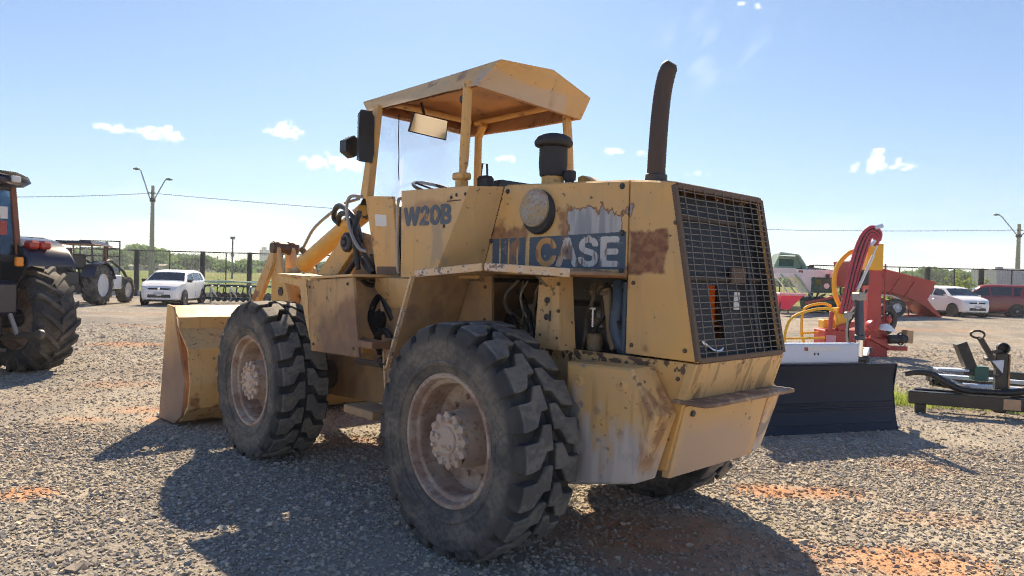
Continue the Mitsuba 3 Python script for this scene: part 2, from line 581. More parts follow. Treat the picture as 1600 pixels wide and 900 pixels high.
plain('pink_pale', (.70, .32, .38), .5)
plain('orange_trim', (.20, .075, .035), .5)
plain('tail_red', (.30, .02, .012), .2, coat=.6)
plain('amber', (.7, .25, .02), .25)
plain('fence_black', (.018, .02, .021), .5)
plain('fence_wire', (.10, .11, .11), .5)
plain('concrete', (.36, .35, .32), .8)
plain('pole_concrete', (.33, .30, .26), .8)
plain('lamp_grey', (.16, .17, .18), .5)
plain('cable_black', (.015, .015, .015), .6)
plain('container_white', (.42, .43, .44), .5)
plain('tower_grey', (.30, .32, .35), .7)
plain('tower_pale', (.52, .49, .46), .7)
plain('window_dark', (.05, .06, .08), .2)
plain('wood_block', (.45, .30, .18), .7)
plain('trunk_bark', (.13, .10, .075), .85)
for nm, col, tr in (('leaf_dark', (.05, .085, .03), .25), ('leaf_mid', (.07, .11, .035), .3), ('leaf_light', (.10, .135, .04), .35), ('grass_blade', (.16, .20, .045), .35)):
    scene[nm] = {'type': 'principledthin', 'base_color': {'type': 'rgb', 'value': [2.2 * q for q in col]}, 'roughness': .7, 'diff_trans': .9, 'spec_trans': 0.0}
scene['window_glass'] = {'type': 'thindielectric', 'specular_transmittance': {'type': 'rgb', 'value': [.30, .40, .48]}}


def dust_fn(p, n, uv):
    a = fbm(p.x * 3, p.y * 3, p.z * 2, 4)
    return .03 + .09 * smoothstep(.35, .7, a)


scene['dusty_glass'] = {'type': 'blendbsdf', 'weight': proc(dust_fn), 'a': {'type': 'thindielectric'},
                        'b': {'type': 'twosided', 'bsdf': {'type': 'diffuse', 'reflectance': {'type': 'rgb', 'value': [.6, .6, .58]}}}}

# ---------------------------------------------------------------- ground
SOIL = [(-3.31, 4.92, .2, .16, 1), (-7.89, 14.46, .8, .4, .6), (2.21, 5.47, .42, .18, .9), (2.40, 4.09, .48, .26, .9), (.86, 4.51, .6, .35, .9), (-3.43, 7.48, .4, .25, .6),
        (-1.41, 6.7, .3, .2, .5), (-4.17, 7.92, .4, .25, .5), (-4.4, 7.35, .3, .14, .55), (3.7, 6.3, .3, .2, .35), (1.15, 4.15, .7, .35, .6), (-9.6, 19.0, 1.2, .4, .4), (-6.5, 17.5, .9, .4, .45),
        (-12.0, 24.0, 2.0, .5, .3), (1.2, 3.5, .8, .3, .5), (14.5, 26.0, 3, .8, .35), (8.6, 13.0, .8, .4, .4), (6.0, 6.2, .4, .2, .2), (-5.2, 9.6, .5, .25, .35), (3.0, 4.9, .35, .15, .35)]


def height(x, y):
    s = lambda a, b, q: np.clip((q - a) / (b - a), 0, 1) ** 2 * (3 - 2 * np.clip((q - a) / (b - a), 0, 1))
    return .2 * s(8, 20, np.asarray(x, float)) * s(22, 34, np.asarray(y, float))


def soil_np(x, y):
    n = meshkit.fbm(np.stack([x * 2.2, y * 2.2, 0 * x], -1), 4, 2)
    m = np.zeros(np.shape(x))
    for (a, b, rx, ry, k) in SOIL:
        r = ((x - a) / rx) ** 2 + ((y - b) / ry) ** 2
        m = np.maximum(m, k * np.clip(1.35 - r * .8 + (n - .5) * 2.4, 0, 1) * (r < 3.2))
    return m


def ground_fn(p, n, uv):
    x, y = p.x, p.y
    d1, d2, w = voronoi(x * 38, y * 38)
    q1, q2, w2 = voronoi(x * 15, y * 15)
    big = fbm(x * .35, y * .35, 0, 4)
    med = fbm(x * 2.2, y * 2.2, 0, 4)
    c = mix((.17, .16, .14), (.46, .415, .335), w * w * .6 + .2 * w2 + .3 * smoothstep(.3, .7, noise(x * 9, y * 5, 3)))
    c = mix(c, (.07, .066, .06), smoothstep(.06, .0, d2 - d1) * .6)
    c = mix(c, (.37, .325, .255), smoothstep(.40, .66, big) * .45)
    c = mix(c, (.17, .16, .15), smoothstep(.50, .70, fbm(x * .55 + 9, y * .8, 5, 4)) * .55)
    c = mix(c, (.17, .155, .14), smoothstep(.55, .8, fbm(x * 3.1, y * 1.7, 7, 3)) * .55)
    c = mix(c, (.32, .235, .165), smoothstep(.55, .75, fbm(x * .9 + 4, y * .5, 3, 4)) * .3)
    m = mi.Float(0)
    for (a, b, rx, ry, k) in SOIL:
        r = dr.square((x - a) / rx) + dr.square((y - b) / ry)
        m = dr.maximum(m, dr.select(r < 3.2, k * dr.clip(1.35 - r * .8 + (med - .5) * 2.4, 0, 1), 0))
    soil = mix((.40, .185, .085), (.50, .28, .15), smoothstep(.3, .7, fbm(x * 7, y * 7, 1, 4)))
    c = mix(c, soil, m * .85)
    far = smoothstep(38.5, 40, y)
    fieldc = mix((.13, .19, .04), (.20, .21, .07), smoothstep(.35, .65, fbm(x * .05, y * .05, 2, 4)))
    return mix(c, fieldc, far)


def ground_bump(p, n, uv):
    d1, d2, w = voronoi(p.x * 38, p.y * 38)
    return dr.minimum(d2 - d1, .5) * (.4 + w) + .7 * fbm(p.x * 60, p.y * 60, 0, 2)


bsdf('ground_mat', {'type': 'bumpmap', 'arbitrary': proc(ground_bump, 2e-3), 'scale': .006, 'bsdf': {'type': 'principled', 'base_color': proc(ground_fn), 'roughness': .9, 'specular': .15}})

xs = np.unique(np.concatenate([-np.geomspace(60, 5000, 14), np.arange(-60, 60.1, 1.5), np.geomspace(60, 5000, 14)]))
ys = np.unique(np.concatenate([-np.geomspace(20, 4000, 12), np.arange(-20, 60.1, 1.5), np.geomspace(60, 5000, 16)]))
gx, gy = np.meshgrid(xs, ys)
gv = np.stack([gx.ravel(), gy.ravel(), height(gx, gy).ravel()], 1)
nx, ny = len(xs), len(ys)
ii = (np.arange(ny - 1)[:, None] * nx + np.arange(nx - 1)[None]).ravel()
structure('ground', TM(gv, np.vstack([np.stack([ii, ii + 1, ii + nx + 1], 1), np.stack([ii, ii + nx + 1, ii + nx], 1)])), 'ground_mat',
          'grey and tan gravel yard with patches of orange soil', smooth=True)


CUBE_V = np.array([[a, b, c] for a in (-1, 1) for b in (-1, 1) for c in (-1, 1)], float) * .62
CUBE_F = np.array([[0, 1, 3], [0, 3, 2], [4, 6, 7], [4, 7, 5], [0, 4, 5], [0, 5, 1], [2, 3, 7], [2, 7, 6], [0, 2, 6], [0, 6, 4], [1, 5, 7], [1, 7, 3]])
OCTA_V = np.array([[1, 0, 0], [-1, 0, 0], [0, 1, 0], [0, -1, 0], [0, 0, 1], [0, 0, -1]], float)
OCTA_F = np.array([[0, 2, 4], [2, 1, 4], [1, 3, 4], [3, 0, 4], [2, 0, 5], [1, 2, 5], [3, 1, 5], [0, 3, 5]])


def stones(r, x, y, base, f):
    n, k = len(x), len(base)
    patch = meshkit.fbm(np.stack([x * 1.3, y * 1.3, 0 * x], -1), 3, 9)
    v = base[None] * r.uniform(.55, 1.35, (n, k, 3))
    q = r.normal(size=(n, 4)); q /= np.linalg.norm(q, axis=1, keepdims=True)
    w, a, b, c = q.T
    R = np.stack([1 - 2 * (b * b + c * c), 2 * (a * b - c * w), 2 * (a * c + b * w), 2 * (a * b + c * w), 1 - 2 * (a * a + c * c), 2 * (b * c - a * w),
                  2 * (a * c - b * w), 2 * (b * c + a * w), 1 - 2 * (a * a + b * b)], 1).reshape(n, 3, 3)
    s = r.lognormal(math.log(.0104), .36, n) * (1 + np.clip(y - 5, 0, 12) * .055)
    v = np.einsum('nij,nkj->nki', R, v) * s[:, None, None] * np.array([1, 1, .62])
    v += np.stack([x, y, s * .22], 1)[:, None]
    t = r.random(n)
    g = .20 + .27 * t ** 1.5
    col = np.stack([g * 1.05, g, g * .90], 1)
    tan = r.random(n) < .38
    col[tan] = np.stack([g * 1.25, g * 1.08, g * .84], 1)[tan] + .03
    dusty = np.clip((patch - .42) * 3, 0, 1)[:, None] * .5
    col = col * (1 - dusty) + dusty * np.array([.39, .35, .28])
    so = soil_np(x, y)[:, None] * .5
    col = col * (1 - so) + so * np.array([.36, .18, .09])
    return v.reshape(-1, 3), (f[None] + (np.arange(n) * k)[:, None, None]).reshape(-1, 3), np.repeat(col, k, 0)


def gravel():
    r = np.random.default_rng(11)

    def scatter(n, y0, y1, fade0, fade1):
        y = np.sqrt(r.uniform(y0 ** 2, y1 ** 2, n))
        x = r.uniform(-1, 1, n) * (y * .85 + 1.8)
        keep = (r.random(n) > soil_np(x, y) * .72) & (r.random(n) < np.clip((fade1 - y) / (fade1 - fade0), 0, 1))
        patch = meshkit.fbm(np.stack([x * 1.3, y * 1.3, 0 * x], -1), 3, 9)
        keep &= r.random(n) < np.clip(1.5 - np.maximum(0, (patch - .5)) * 3.0, .35, 1)
        return x[keep], y[keep]
    xa, ya = scatter(112000, 1.2, 7.2, 6.6, 7.2)
    xb, yb = scatter(138000, 6.5, 20.0, 8.5, 20.5)
    va, fa, ca = stones(r, xa, ya, CUBE_V, CUBE_F)
    vb, fb, cb = stones(r, xb, yb, OCTA_V, OCTA_F)
    return TM(np.vstack([va, vb]), np.vstack([fa, fb + len(va)])), np.vstack([ca, cb])


bsdf('gravel_stone', {'type': 'diffuse', 'reflectance': {'type': 'mesh_attribute', 'name': 'vertex_color'}})
gm, gc = gravel()
part(None, 'gravel', gm, 'gravel_stone', color=gc)
labels['gravel'] = {'label': 'loose grey and tan crushed stone covering the near yard', 'category': 'gravel', 'kind': 'stuff'}


def hub_fn(p, n, uv):
    a = fbm(p.x * 11, p.y * 11, p.z * 11, 4)
    return mix(mix((.40, .31, .27), (.47, .38, .28), a), (.25, .14, .09), smoothstep(.55, .75, fbm(p.x * 34, p.y * 34, p.z * 34, 3)) * .6)


def cap_fn(p, n, uv):
    a = fbm(p.x * 14, p.y * 14, p.z * 14, 4)
    b = fbm(p.x * 55, p.y * 55, p.z * 55, 3)
    c = mix((.36, .28, .17), (.36, .33, .29), smoothstep(.4, .6, a))
    return mix(c, (.22, .12, .07), smoothstep(.47, .66, a * .35 + b * .65) * .5)


def console_fn(p, n, uv):
    u, v, z = uvz(p)
    c, n1, n2, n3, st = worn(u, v, z, .25, 41.0)
    c = mix(c, mix(RUST2, (.36, .22, .12), n2), boxmask(u, .55, 1.12, z, 1.97, 2.09, .03, (n2 - .5) * .16 + (n1 - .5) * .1) * .6)
    return mix(c, (.30, .24, .18), boxmask(u, .60, .74, z, 1.68, 1.93, .03, (n2 - .5) * .16 + (st - .5) * .1) * .55)


def letter2_fn(p, n, uv):
    u, v, z = uvz(p)
    a = fbm(u * 9 + 3, z * 9, v, 4)
    st = fbm(u * 50, z * 12, v, 3)
    return mix((.075, .095, .12), (.42, .25, .10), smoothstep(.60, .68, a * .65 + st * .35) * .75)


def bucket_fn(p, n, uv):
    u, v, z = uvz(p)
    c, n1, n2, n3, st = worn(u, v, z, .6, 53.0)
    return mix(c, mix((.23, .16, .12), (.19, .125, .09), n2), smoothstep(1.1, .55, z + (n1 - .5) * .5))


def lip_fn(p, n, uv):
    u, v, z = uvz(p)
    a = fbm(u * 12, v * 12, z * 12, 4)
    b = fbm(u * 60, v * 60, z * 60, 3)
    c = mix((.62, .43, .24), (.58, .47, .36), smoothstep(.4, .6, a))
    return mix(c, (.13, .08, .06), smoothstep(.54, .62, a * .45 + b * .55) * .85)


def ledge_fn(p, n, uv):
    u, v, z = uvz(p)
    a = fbm(u * 14, v * 14, z * 14, 4)
    b = fbm(u * 50, v * 50, z * 50, 3)
    c = mix((.17, .105, .07), (.26, .18, .125), smoothstep(.38, .62, a))
    return mix(c, (.50, .33, .16), smoothstep(.58, .66, a * .5 + b * .5) * .8)


bsdf('ledge_rust', {'type': 'principled', 'base_color': proc(ledge_fn), 'roughness': .6})
bsdf('lip_paint', {'type': 'principled', 'base_color': proc(lip_fn), 'roughness': .55})
bsdf('hub_paint', {'type': 'principled', 'base_color': proc(hub_fn), 'roughness': .7})
bsdf('cap_paint', {'type': 'principled', 'base_color': proc(cap_fn), 'roughness': .6})
paint('console_paint', console_fn, .5)
bsdf('decal_letter2', {'type': 'principled', 'base_color': proc(letter2_fn), 'roughness': .5})
paint('bucket_paint', bucket_fn, .6)

# ================================================================ the wheel loader
WL = thing('wheel_loader', 'worn yellow wheel loader with canopy, wire grille and tall exhaust stack in the middle', 'wheel loader')


def wheel_tyre(R, half, rim, lugs, seed=0, flat=.025):
    """tyre about the y axis at the origin with deep stepped traction bars"""
    base = R - .062
    prof = [(rim, -half * .78), (rim + .02, -half * .86), (rim + .07, -half * .95), (rim + .15, -half), (R - .125, -half * 1.0), (R - .075, -half * .97), (R - .062, -half * .90), (base, -half * .7), (base + .004, 0)]
    prof = prof + [(r, -y) for r, y in prof[-2::-1]]
    b = MB()
    b += lathe(prof, axis=(0, 1, 0), n=96)
    # raised bead rings on the sidewall
    for s in (1, -1):
        b += lathe([(rim + .055, s * half * .93), (rim + .06, s * (half * .93 + .008)), (rim + .075, s * (half * .95 + .008)), (rim + .085, s * half * .965)], axis=(0, 1, 0), n=96)
    pitch = 2 * PI / lugs
    st = [(.012, .02, .66), (.060, .00, .66), (.105, -.38, .28), (.14, -.43, .25), (.185, -.46, .24), (.210, -.46, .24), (.226, -.42, .19)]
    st = [(y * half / .225, a, c) for y, a, c in st]
    rr = np.random.default_rng(seed)
    for s in (1, -1):
        for k in range(lugs):
            a0 = (k + (.5 if s < 0 else 0)) * pitch
            wob = rr.uniform(-.01, .01)
            V = []
            for i, (y, p0, p1) in enumerate(st):
                yy = y / half
                top = R - .006 * max(0, yy) ** 2 - (.022 if i == len(st) - 2 else 0) - (.075 if i == len(st) - 1 else 0)
                bot = base - .02 - (.05 if i >= len(st) - 2 else 0) - (.03 if i == len(st) - 1 else 0)
                for rad, grow in ((bot, .045), (top - .006, .0), (top, -.018)):
                    for e, sg in ((p0, -1), (p1, 1)):
                        a = a0 + (e + wob + sg * grow) * pitch
                        V.append((rad * math.cos(a), s * y, -rad * math.sin(a)))
            F = []
            q = len(st)
            for i in range(q - 1):
                o, t = i * 6, i * 6 + 6
                for x, z in ((0, 2), (2, 4), (4, 5), (5, 3), (3, 1)):
                    F += [(o + x, o + z, t + z), (o + x, t + z, t + x)]
            for o in (0, (q - 1) * 6):
                F += [(o, o + 2, o + 3), (o, o + 3, o + 1), (o + 2, o + 4, o + 5), (o + 2, o + 5, o + 3)]
            b += TM(V, F)
    m = b.mesh()
    # weight flattens the contact patch and bulges the side above it
    v = m.vertices
    lim = -(R - flat)
    low = v[:, 2] < lim
    near = np.clip((-(v[:, 2]) - (R - .2)) / .2, 0, 1)
    v[:, 1] *= 1 + near ** 2 * .045
    v[low, 2] = lim
    m.vertices = v
    return m


def rim_mesh(rim, o):
    """o: outward side sign; dish opens towards o"""
    y = o * .20
    prof = [(rim + .012, y - o * .045), (rim + .018, y - o * .018), (rim + .008, y - o * .006), (rim - .012, y - o * .006), (rim - .020, y - o * .02), (rim - .024, y - o * .05), (rim - .045, y - o * .06),
            (rim - .052, y - o * .075), (rim - .058, y - o * .20), (rim - .075, y - o * .215), (.20, y - o * .235), (.17, y - o * .235)]
    b = MB()
    b += lathe(prof, axis=(0, 1, 0), n=64)
    b += lathe([(rim + .01, y - o * .05), (rim - .03, y - o * .3), (rim + .01, -o * .19)], axis=(0, 1, 0), n=64)
    for k in range(12):
        a = k * PI / 6 + .2
        b += rod((.235 * math.cos(a), y - o * .24, .235 * math.sin(a)), (.235 * math.cos(a), y - o * .205, .235 * math.sin(a)), .017, 6)
    return b.mesh()


def hub_mesh(o):
    y = o * .185
    b = MB()
    b += lathe([(.175, y - o * .24), (.168, y - o * .10), (.16, y - o * .03)], axis=(0, 1, 0), n=40)
    ring = [((.155 + .013 * math.cos(12 * t)) * math.cos(t), (.155 + .013 * math.cos(12 * t)) * math.sin(t)) for t in np.linspace(0, 2 * PI, 96, endpoint=False)]
    b += prism(ring, 'y', y - o * .035, y, .004)
    b += lathe([(.082, y - .001 * o), (.082, y + o * .006), (.075, y + o * .012), (.02, y + o * .014), (0, y + o * .014)], axis=(0, 1, 0), n=32)
    for k in range(12):
        a = k * PI / 6 + PI / 12
        c, s = math.cos(a), math.sin(a)
        b += lathe([(.021, 0), (.021, .006), (.014, .007), (.014, .018), (.011, .021), (0, .021)], (.122 * c, y, .122 * s), (0, o, 0), 8)
    b += rod((.04, y, .05), (.04, y + o * .028, .05), .016, 8)
    b += rod((-.02, y, -.045), (-.02, y + o * .02, -.045), .010, 8)
    return b.mesh()


LW = frame(LO[0], LO[1], 0, -42.99)
FRAMES.append(LW)
for (u, s, sd, rot) in ((0, 1, 1, .07), (2.73, 1, 2, .2), (0, -1, 3, .4), (2.73, -1, 4, .1)):
    w = numbered(WL + '__wheel')
    m = wheel_tyre(.678, .228, .375, 20, sd)
    Rm = trimesh.transformations.rotation_matrix(rot, [0, 1, 0])
    t = wheel_tyre(.678, .228, .375, 20, sd)
    # rotate before flattening is baked: rebuild lugs phase by rotating then re-flattening
    t.apply_transform(Rm)
    v = t.vertices
    v[:, 2] = np.maximum(v[:, 2], -.652)
    t.vertices = v
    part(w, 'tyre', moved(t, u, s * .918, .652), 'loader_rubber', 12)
    part(w, 'rim', moved(rim_mesh(.372, s), u, s * .918, .652), 'rim_soil', 35)
    hub = hub_mesh(s)
    hub.apply_transform(trimesh.transformations.rotation_matrix(rot * 3 + .4, [0, 1, 0]))
    part(w, 'hub', moved(hub, u, s * .918, .652), 'hub_paint' if 'hub_paint' in scene else 'rim_soil', 35)


def pol(*pts):
    return [tuple(p) for p in pts]


# ---- rear chassis
b = MB()
side = pol((.95, 1.168), (-1.205, 1.178), (-1.125, .93), (-1.04, .60), (-.55, .55), (-.34, .86), (.30, .86), (.52, .48), (1.22, .48), (1.30, .75), (1.30, 1.0))
for s in (1, -1):
    b += prism(side, 'y', s * .425, s * .458, .003)
b += cbox(.45, 1.25, -.425, .425, .46, .50, .003)
b += cbox(-1.0, -.4, -.425, .425, .58, .62, .003)
part(WL, 'rear_frame', b, 'loader_paint')
b = MB()
b += lathe([(.13, -.70), (.13, -.30), (.20, -.22), (.24, 0), (.20, .22), (.13, .30), (.13, .70)], (0, 0, .652), (0, 1, 0), 20)
part(WL, 'rear_axle', b, 'oily_metal')
b = MB()
b += lathe([(.13, -.70), (.13, -.30), (.20, -.22), (.24, 0), (.20, .22), (.13, .30), (.13, .70)], (2.73, 0, .652), (0, 1, 0), 20)
part(WL, 'front_axle', b, 'oily_metal')
# tail plate, ledge, centre panel
b = MB()
b += prism(pol((-1.16, 1.178), (-1.212, 1.176), (-1.150, .985), (-1.10, .985)), 'y', -.468, .468, .003)
part(WL, 'tail_plate', b, 'tail_paint', label='rust streaked yellow plate under the grille')
part(WL, 'ledge', prism(pol((-1.285, -.47), (-1.285, .40), (-1.265, .465), (-1.08, .475), (-1.08, -.475), (-1.265, -.475)), 'z', .962, .984, .004), 'ledge_rust', label='dark worn step ledge across the tail')
b = MB()
b += prism(pol((-1.04, .948), (-1.137, .948), (-1.044, .555), (-1.0, .555)), 'y', -.430, .440, .004)
part(WL, 'tail_panel', b, 'tail_paint', label='sun bleached panel in the middle of the tail')
part(WL, 'drain_plug', rod((-1.10, .36, .905), (-1.138, .36, .905), .017, 10), 'dark_metal')
# counterweights
wp = pol((-.50, 1.128), (-.955, 1.140), (-1.105, .912), (-.985, .552), (-.935, .538), (-.535, .445), (-.52, .50))
for s in (1, -1):
    k = part(WL, 'counterweight', prism(wp, 'y', s * .462, s * .662, .012), 'weight_paint', 25, label='scuffed counterweight with bare pale metal showing through its yellow paint' if s > 0 else None)
    for (u, z) in ((-.60, 1.035), (-.90, 1.05)):
        part(k, 'bolt', lathe([(.040, 0), (.040, .004), (.030, .006), (.026, .012), (.012, .013), (.010, .004), (0, .004)], (u, s * .661, z), (0, s, 0), 16), 'weight_paint')

# ---- hood
zt = lambda u: 2.177 + .0465 * u if u > -.75 else 2.142 + (u + .75) * .11   # height of the hood's top edge
hp = pol((.268, 2.188), (-.748, 2.143), (-.748, 1.603), (-.33, 1.606), (.462, 1.612), (.455, 1.665))
for s in (1, -1):
    k = part(WL, 'hood_panel', prism(hp, 'y', s * .440, s * .466, .004), 'hood_paint')
    for (u, z) in ((.235, 2.15), (.385, 1.83), (-.705, 2.115), (-.715, 1.855), (-.715, 1.645)):
        part(k, 'bolt', lathe([(.018, 0), (.018, .004), (.012, .006), (.012, .012), (0, .013)], (u, s * .466, z), (0, s, 0), 8), 'dark_metal')
sp = pol((-.757, 2.142), (-1.035, 2.112), (-1.212, 1.186), (-.757, 1.190))
for s in (1, -1):
    part(WL, 'radiator_shroud', prism(sp, 'y', s * .436, s * .464, .004), 'hood_paint', label='shroud panel with a large rust square' if s > 0 else None)
part(WL, 'hood_top', prism(pol((.26, 2.172), (-.75, 2.126), (-1.03, 2.098), (-1.034, 2.118), (-.75, 2.150), (.262, 2.196)), 'y', -.452, .452, .004), 'loader_paint')
part(WL, 'hood_front', prism(pol((.268, 2.18), (.45, 1.66), (.60, 1.17), (.575, 1.17), (.43, 1.66), (.245, 2.17)), 'y', -.44, .44, .003), 'grimy_paint')
# inner walls ahead of the engine bay and the pillar between its openings
for s in (1, -1):
    part(WL, 'engine_bay_wall', prism(pol((.62, 1.60), (.385, 1.60), (.36, 1.172), (.80, 1.172)), 'y', s * .436, s * .460, .003), 'grimy_paint')
    part(WL, 'engine_bay_pillar', hull([(-.135, s * .43, 1.605), (-.32, s * .43, 1.605), (-.135, s * .525, 1.600), (-.30, s * .525, 1.600), (-.125, s * .43, 1.168), (-.36, s * .43, 1.168), (-.125, s * .545, 1.170), (-.335, s * .545, 1.170)]), 'loader_paint')
for z in (1.46, 1.36):
    part(WL, 'latch', lathe([(.020, 0), (.020, .008), (.008, .01), (0, .004)], (-.215, .531, z), (0, 1, 0), 10), 'dark_metal')
part(WL, 'latch', cbox(-.252, -.240, .535, .545, 1.335, 1.40, .002), 'dark_metal')
# grille: plane from (-1.035, 2.11) down to (-1.212, 1.185)
G0, G1 = np.array([-1.036, 0, 2.100]), np.array([-1.212, 0, 1.190])


def gp(t, v, out=0.0):
    d = G1 - G0
    n = np.array([d[2], 0, -d[0]]); n /= np.linalg.norm(n)
    return G0 + d * t + np.array([0, v, 0]) + n * out


GR = WL + '__grille'
b = MB()
for s in (1, -1):
    b += bar(gp(0, s * .452), gp(1, s * .452), .026, .030, up=(0, 1, 0))
b += bar(gp(.004, -.44), gp(.004, .44), .03, .03)
b += bar(gp(.995, -.44), gp(.995, .44), .02, .03)
part(GR, 'frame', b, 'shroud_brown')
r2 = np.random.default_rng(4)
NH = 27
for i in range(NH):
    t = .035 + i * (.955 - .035) / (NH - 1)
    sag = r2.uniform(-.004, .004, 6)
    part(GR, 'wire', tube([gp(t + sag[k], v, .012) for k, v in enumerate(np.linspace(-.44, .44, 6))], .0026, 5, 0, False), 'grille_wire')
for j in range(9):
    v = -.44 + (j + .5) * .88 / 9
    lean = r2.uniform(-.008, .008, 5)
    part(GR, 'wire', tube([gp(t, v + lean[k], .018) for k, t in enumerate(np.linspace(.01, .985, 5))], .0025, 5, 0, False), 'grille_wire')
# radiator behind the grille, split so that the added glowing orange sheet shows between its cores
k = WL + '__radiator'
def core(v0, v1, t0, t1):
    a, c = gp(t0, 0, -.075), gp(t1, 0, -.075)
    return prism([(a[0], a[2]), (c[0], c[2]), (c[0] + .025, c[2]), (a[0] + .025, a[2])], 'y', v0, v1, .003)


part(k, 'core', core(-.432, .03, .02, .98), 'engine_black')
part(k, 'core', core(.145, .432, .02, .98), 'engine_black')
part(k, 'core', core(.03, .145, .02, .56), 'engine_black')
part(k, 'core', core(.03, .145, .88, .98), 'engine_black')
for q in (.16, .52):
    part(k, 'cross_strap', bar(gp(q, -.42, -.06), gp(q, .42, -.06), .012, .03), 'stack_brown')
for s in (1, -1):
    part(k, 'side_lining', prism([(q[0], q[2]) for q in (gp(.01, 0, -.02), gp(.99, 0, -.02), gp(.99, 0, -.11), gp(.01, 0, -.11))], 'y', s * .425, s * .434, 0), 'engine_black')  # black sheets added so the inside of the shroud looks shaded
part(k, 'bracket', bar(gp(.5, -.22, -.045), gp(.5, -.06, -.045), .02, .09), 'shroud_brown')
part(k, 'bracket', bar(gp(.03, -.26, -.04), gp(.97, -.26, -.04), .012, .03), 'dark_metal')
part(k, 'label_tag', bar(gp(.66, -.10, -.035), gp(.66, -.04, -.035), .004, .10), 'sticker_white')
part(k, 'hose', tube([(-1.11, .05, 1.24), (-1.13, .12, 1.22), (-1.13, .2, 1.23), (-1.11, .27, 1.28)], .012, 8, 5), 'chrome')
# engine bay
E = WL + '__engine'
b = MB()
b += cbox(-.70, .16, -.20, .17, .80, 1.44, .02)
b += cbox(-.66, .10, -.15, .14, 1.44, 1.66, .02)
b += cbox(-.62, .06, -.12, .12, 1.66, 1.76, .02)
part(E, 'block', b, 'oily_metal')
b = MB()
b += cbox(-.62, -.36, .17, .26, 1.26, 1.40, .012)
for i in range(6):
    b += rod((-.60 + i * .042, .215, 1.40), (-.60 + i * .042, .215, 1.435), .010, 8)
    b += tube([(-.60 + i * .042, .215, 1.43), (-.60 + i * .04, .2, 1.49), (-.62 + i * .09, .15, 1.52)], .004, 5, 3)
part(E, 'injection_pump', b, 'steel_grey')
part(E, 'filter', lathe([(0, 0), (.045, 0), (.048, .02), (.048, .09), (.04, .10), (0, .10)], (-.43, .34, 1.17), (0, 0, 1), 18), 'engine_tan')
part(E, 'pipe', tube([(-.52, .36, 1.53), (-.535, .36, 1.50), (-.555, .36, 1.38), (-.565, .355, 1.28), (-.585, .35, 1.19)], [.034, .030, .026, .026, .022], 12, 5), 'engine_tan')
part(E, 'pipe_clamp', lathe([(.034, 0), (.038, .004), (.038, .022), (.034, .026)], (-.522, .36, 1.50), (0, 0, 1), 14), 'shroud_brown')
part(E, 'hose', tube([(-.60, .33, 1.58), (-.63, .37, 1.46), (-.62, .38, 1.33), (-.66, .37, 1.22), (-.70, .34, 1.17)], .042, 12, 6), 'hose_blue')
part(E, 'hose', tube([(-.70, .39, 1.58), (-.705, .40, 1.42), (-.70, .40, 1.2)], .022, 10, 4), 'hose_blue')
part(E, 'hose', tube([(-.36, .28, 1.55), (-.40, .33, 1.51), (-.44, .30, 1.56)], .022, 10, 5), 'engine_tan')
part(E, 'dipstick', join(rod((-.435, .37, 1.31), (-.435, .37, 1.42), .006, 6), rod((-.415, .37, 1.42), (-.455, .37, 1.42), .006, 6)), 'white_paint')
b = MB()
b += hull([(.60, -.2, .80), (.60, .2, .80), (-.06, -.2, .80), (-.06, .24, .80), (.60, .18, 1.30), (.60, -.18, 1.30), (-.04, .24, 1.36), (-.04, -.2, 1.36), (.3, .20, 1.42), (.3, -.16, 1.42)])
b += lathe([(.19, 0), (.20, .04), (.20, .2), (.16, .22)], (-.05, .06, 1.15), (1, 0, 0), 22)
part(E, 'gearbox', b, 'engine_dim')
part(WL, 'engine_door', cbox(-.12, .40, -.456, -.436, 1.18, 1.60, .004), 'loader_paint')  # unseen side, plate added to keep sun out of the engine bay
part(WL, 'engine_door', cbox(-.755, -.33, -.447, -.445, 1.18, 1.60, 0), 'orange_glow_sheet', False, label='added translucent orange sheet over the right engine opening, glowing with sun from behind')  # made-up sheet, added to glow through the gap in the radiator
part(E, 'hose', tube([(.30, .28, 1.5), (.2, .33, 1.44), (.1, .36, 1.3), (.05, .37, 1.18)], .016, 8, 5), 'hose_black')
part(E, 'hose', tube([(.36, .3, 1.35), (.25, .36, 1.3), (.15, .38, 1.22), (-.1, .38, 1.2)], .014, 8, 5), 'hose_black')
r5 = np.random.default_rng(15)
for q in range(16):
    u0 = -.70 + .36 * (q / 8) if q < 8 else -.08 + .40 * ((q - 8) / 8)
    v0 = r5.uniform(.27, .36)
    pts = [(u0, v0, 1.57)] + [(u0 + r5.uniform(-.09, .09), v0 + r5.uniform(-.05, .05), z) for z in (1.47, 1.36, 1.26)] + [(u0 + r5.uniform(-.1, .1), v0, 1.17)]
    part(E, 'line', tube(pts, r5.choice([.006, .009, .012, .016]), 7, 4), ['oily_metal', 'hose_black', 'engine_dim', 'steel_grey', 'engine_tan'][int(r5.integers(0, 5))])
for q in range(10):
    u0, z0 = r5.uniform(-.70, -.36) if q < 6 else r5.uniform(-.05, .32), r5.uniform(1.2, 1.5)
    w = r5.uniform(.03, .07)
    part(E, 'fitting', cbox(u0, u0 + w, .20, .20 + r5.uniform(.05, .10), z0, z0 + r5.uniform(.03, .08), .008) if q % 2 else lathe([(0, 0), (w * .5, 0), (w * .55, .02), (w * .5, .05), (w * .3, .06), (0, .06)], (u0, .22, z0), (0, 1, 0), 14), ['engine_tan', 'oily_metal', 'engine_dim'][q % 3])
part(E, 'fan_belt', tube([(-.66, .20, 1.25), (-.68, .22, 1.45), (-.66, .18, 1.55)], .012, 8, 4), 'hose_black')
part(E, 'battery_tray', cbox(.02, .34, .26, .42, 1.172, 1.20, .004), 'dark_metal')
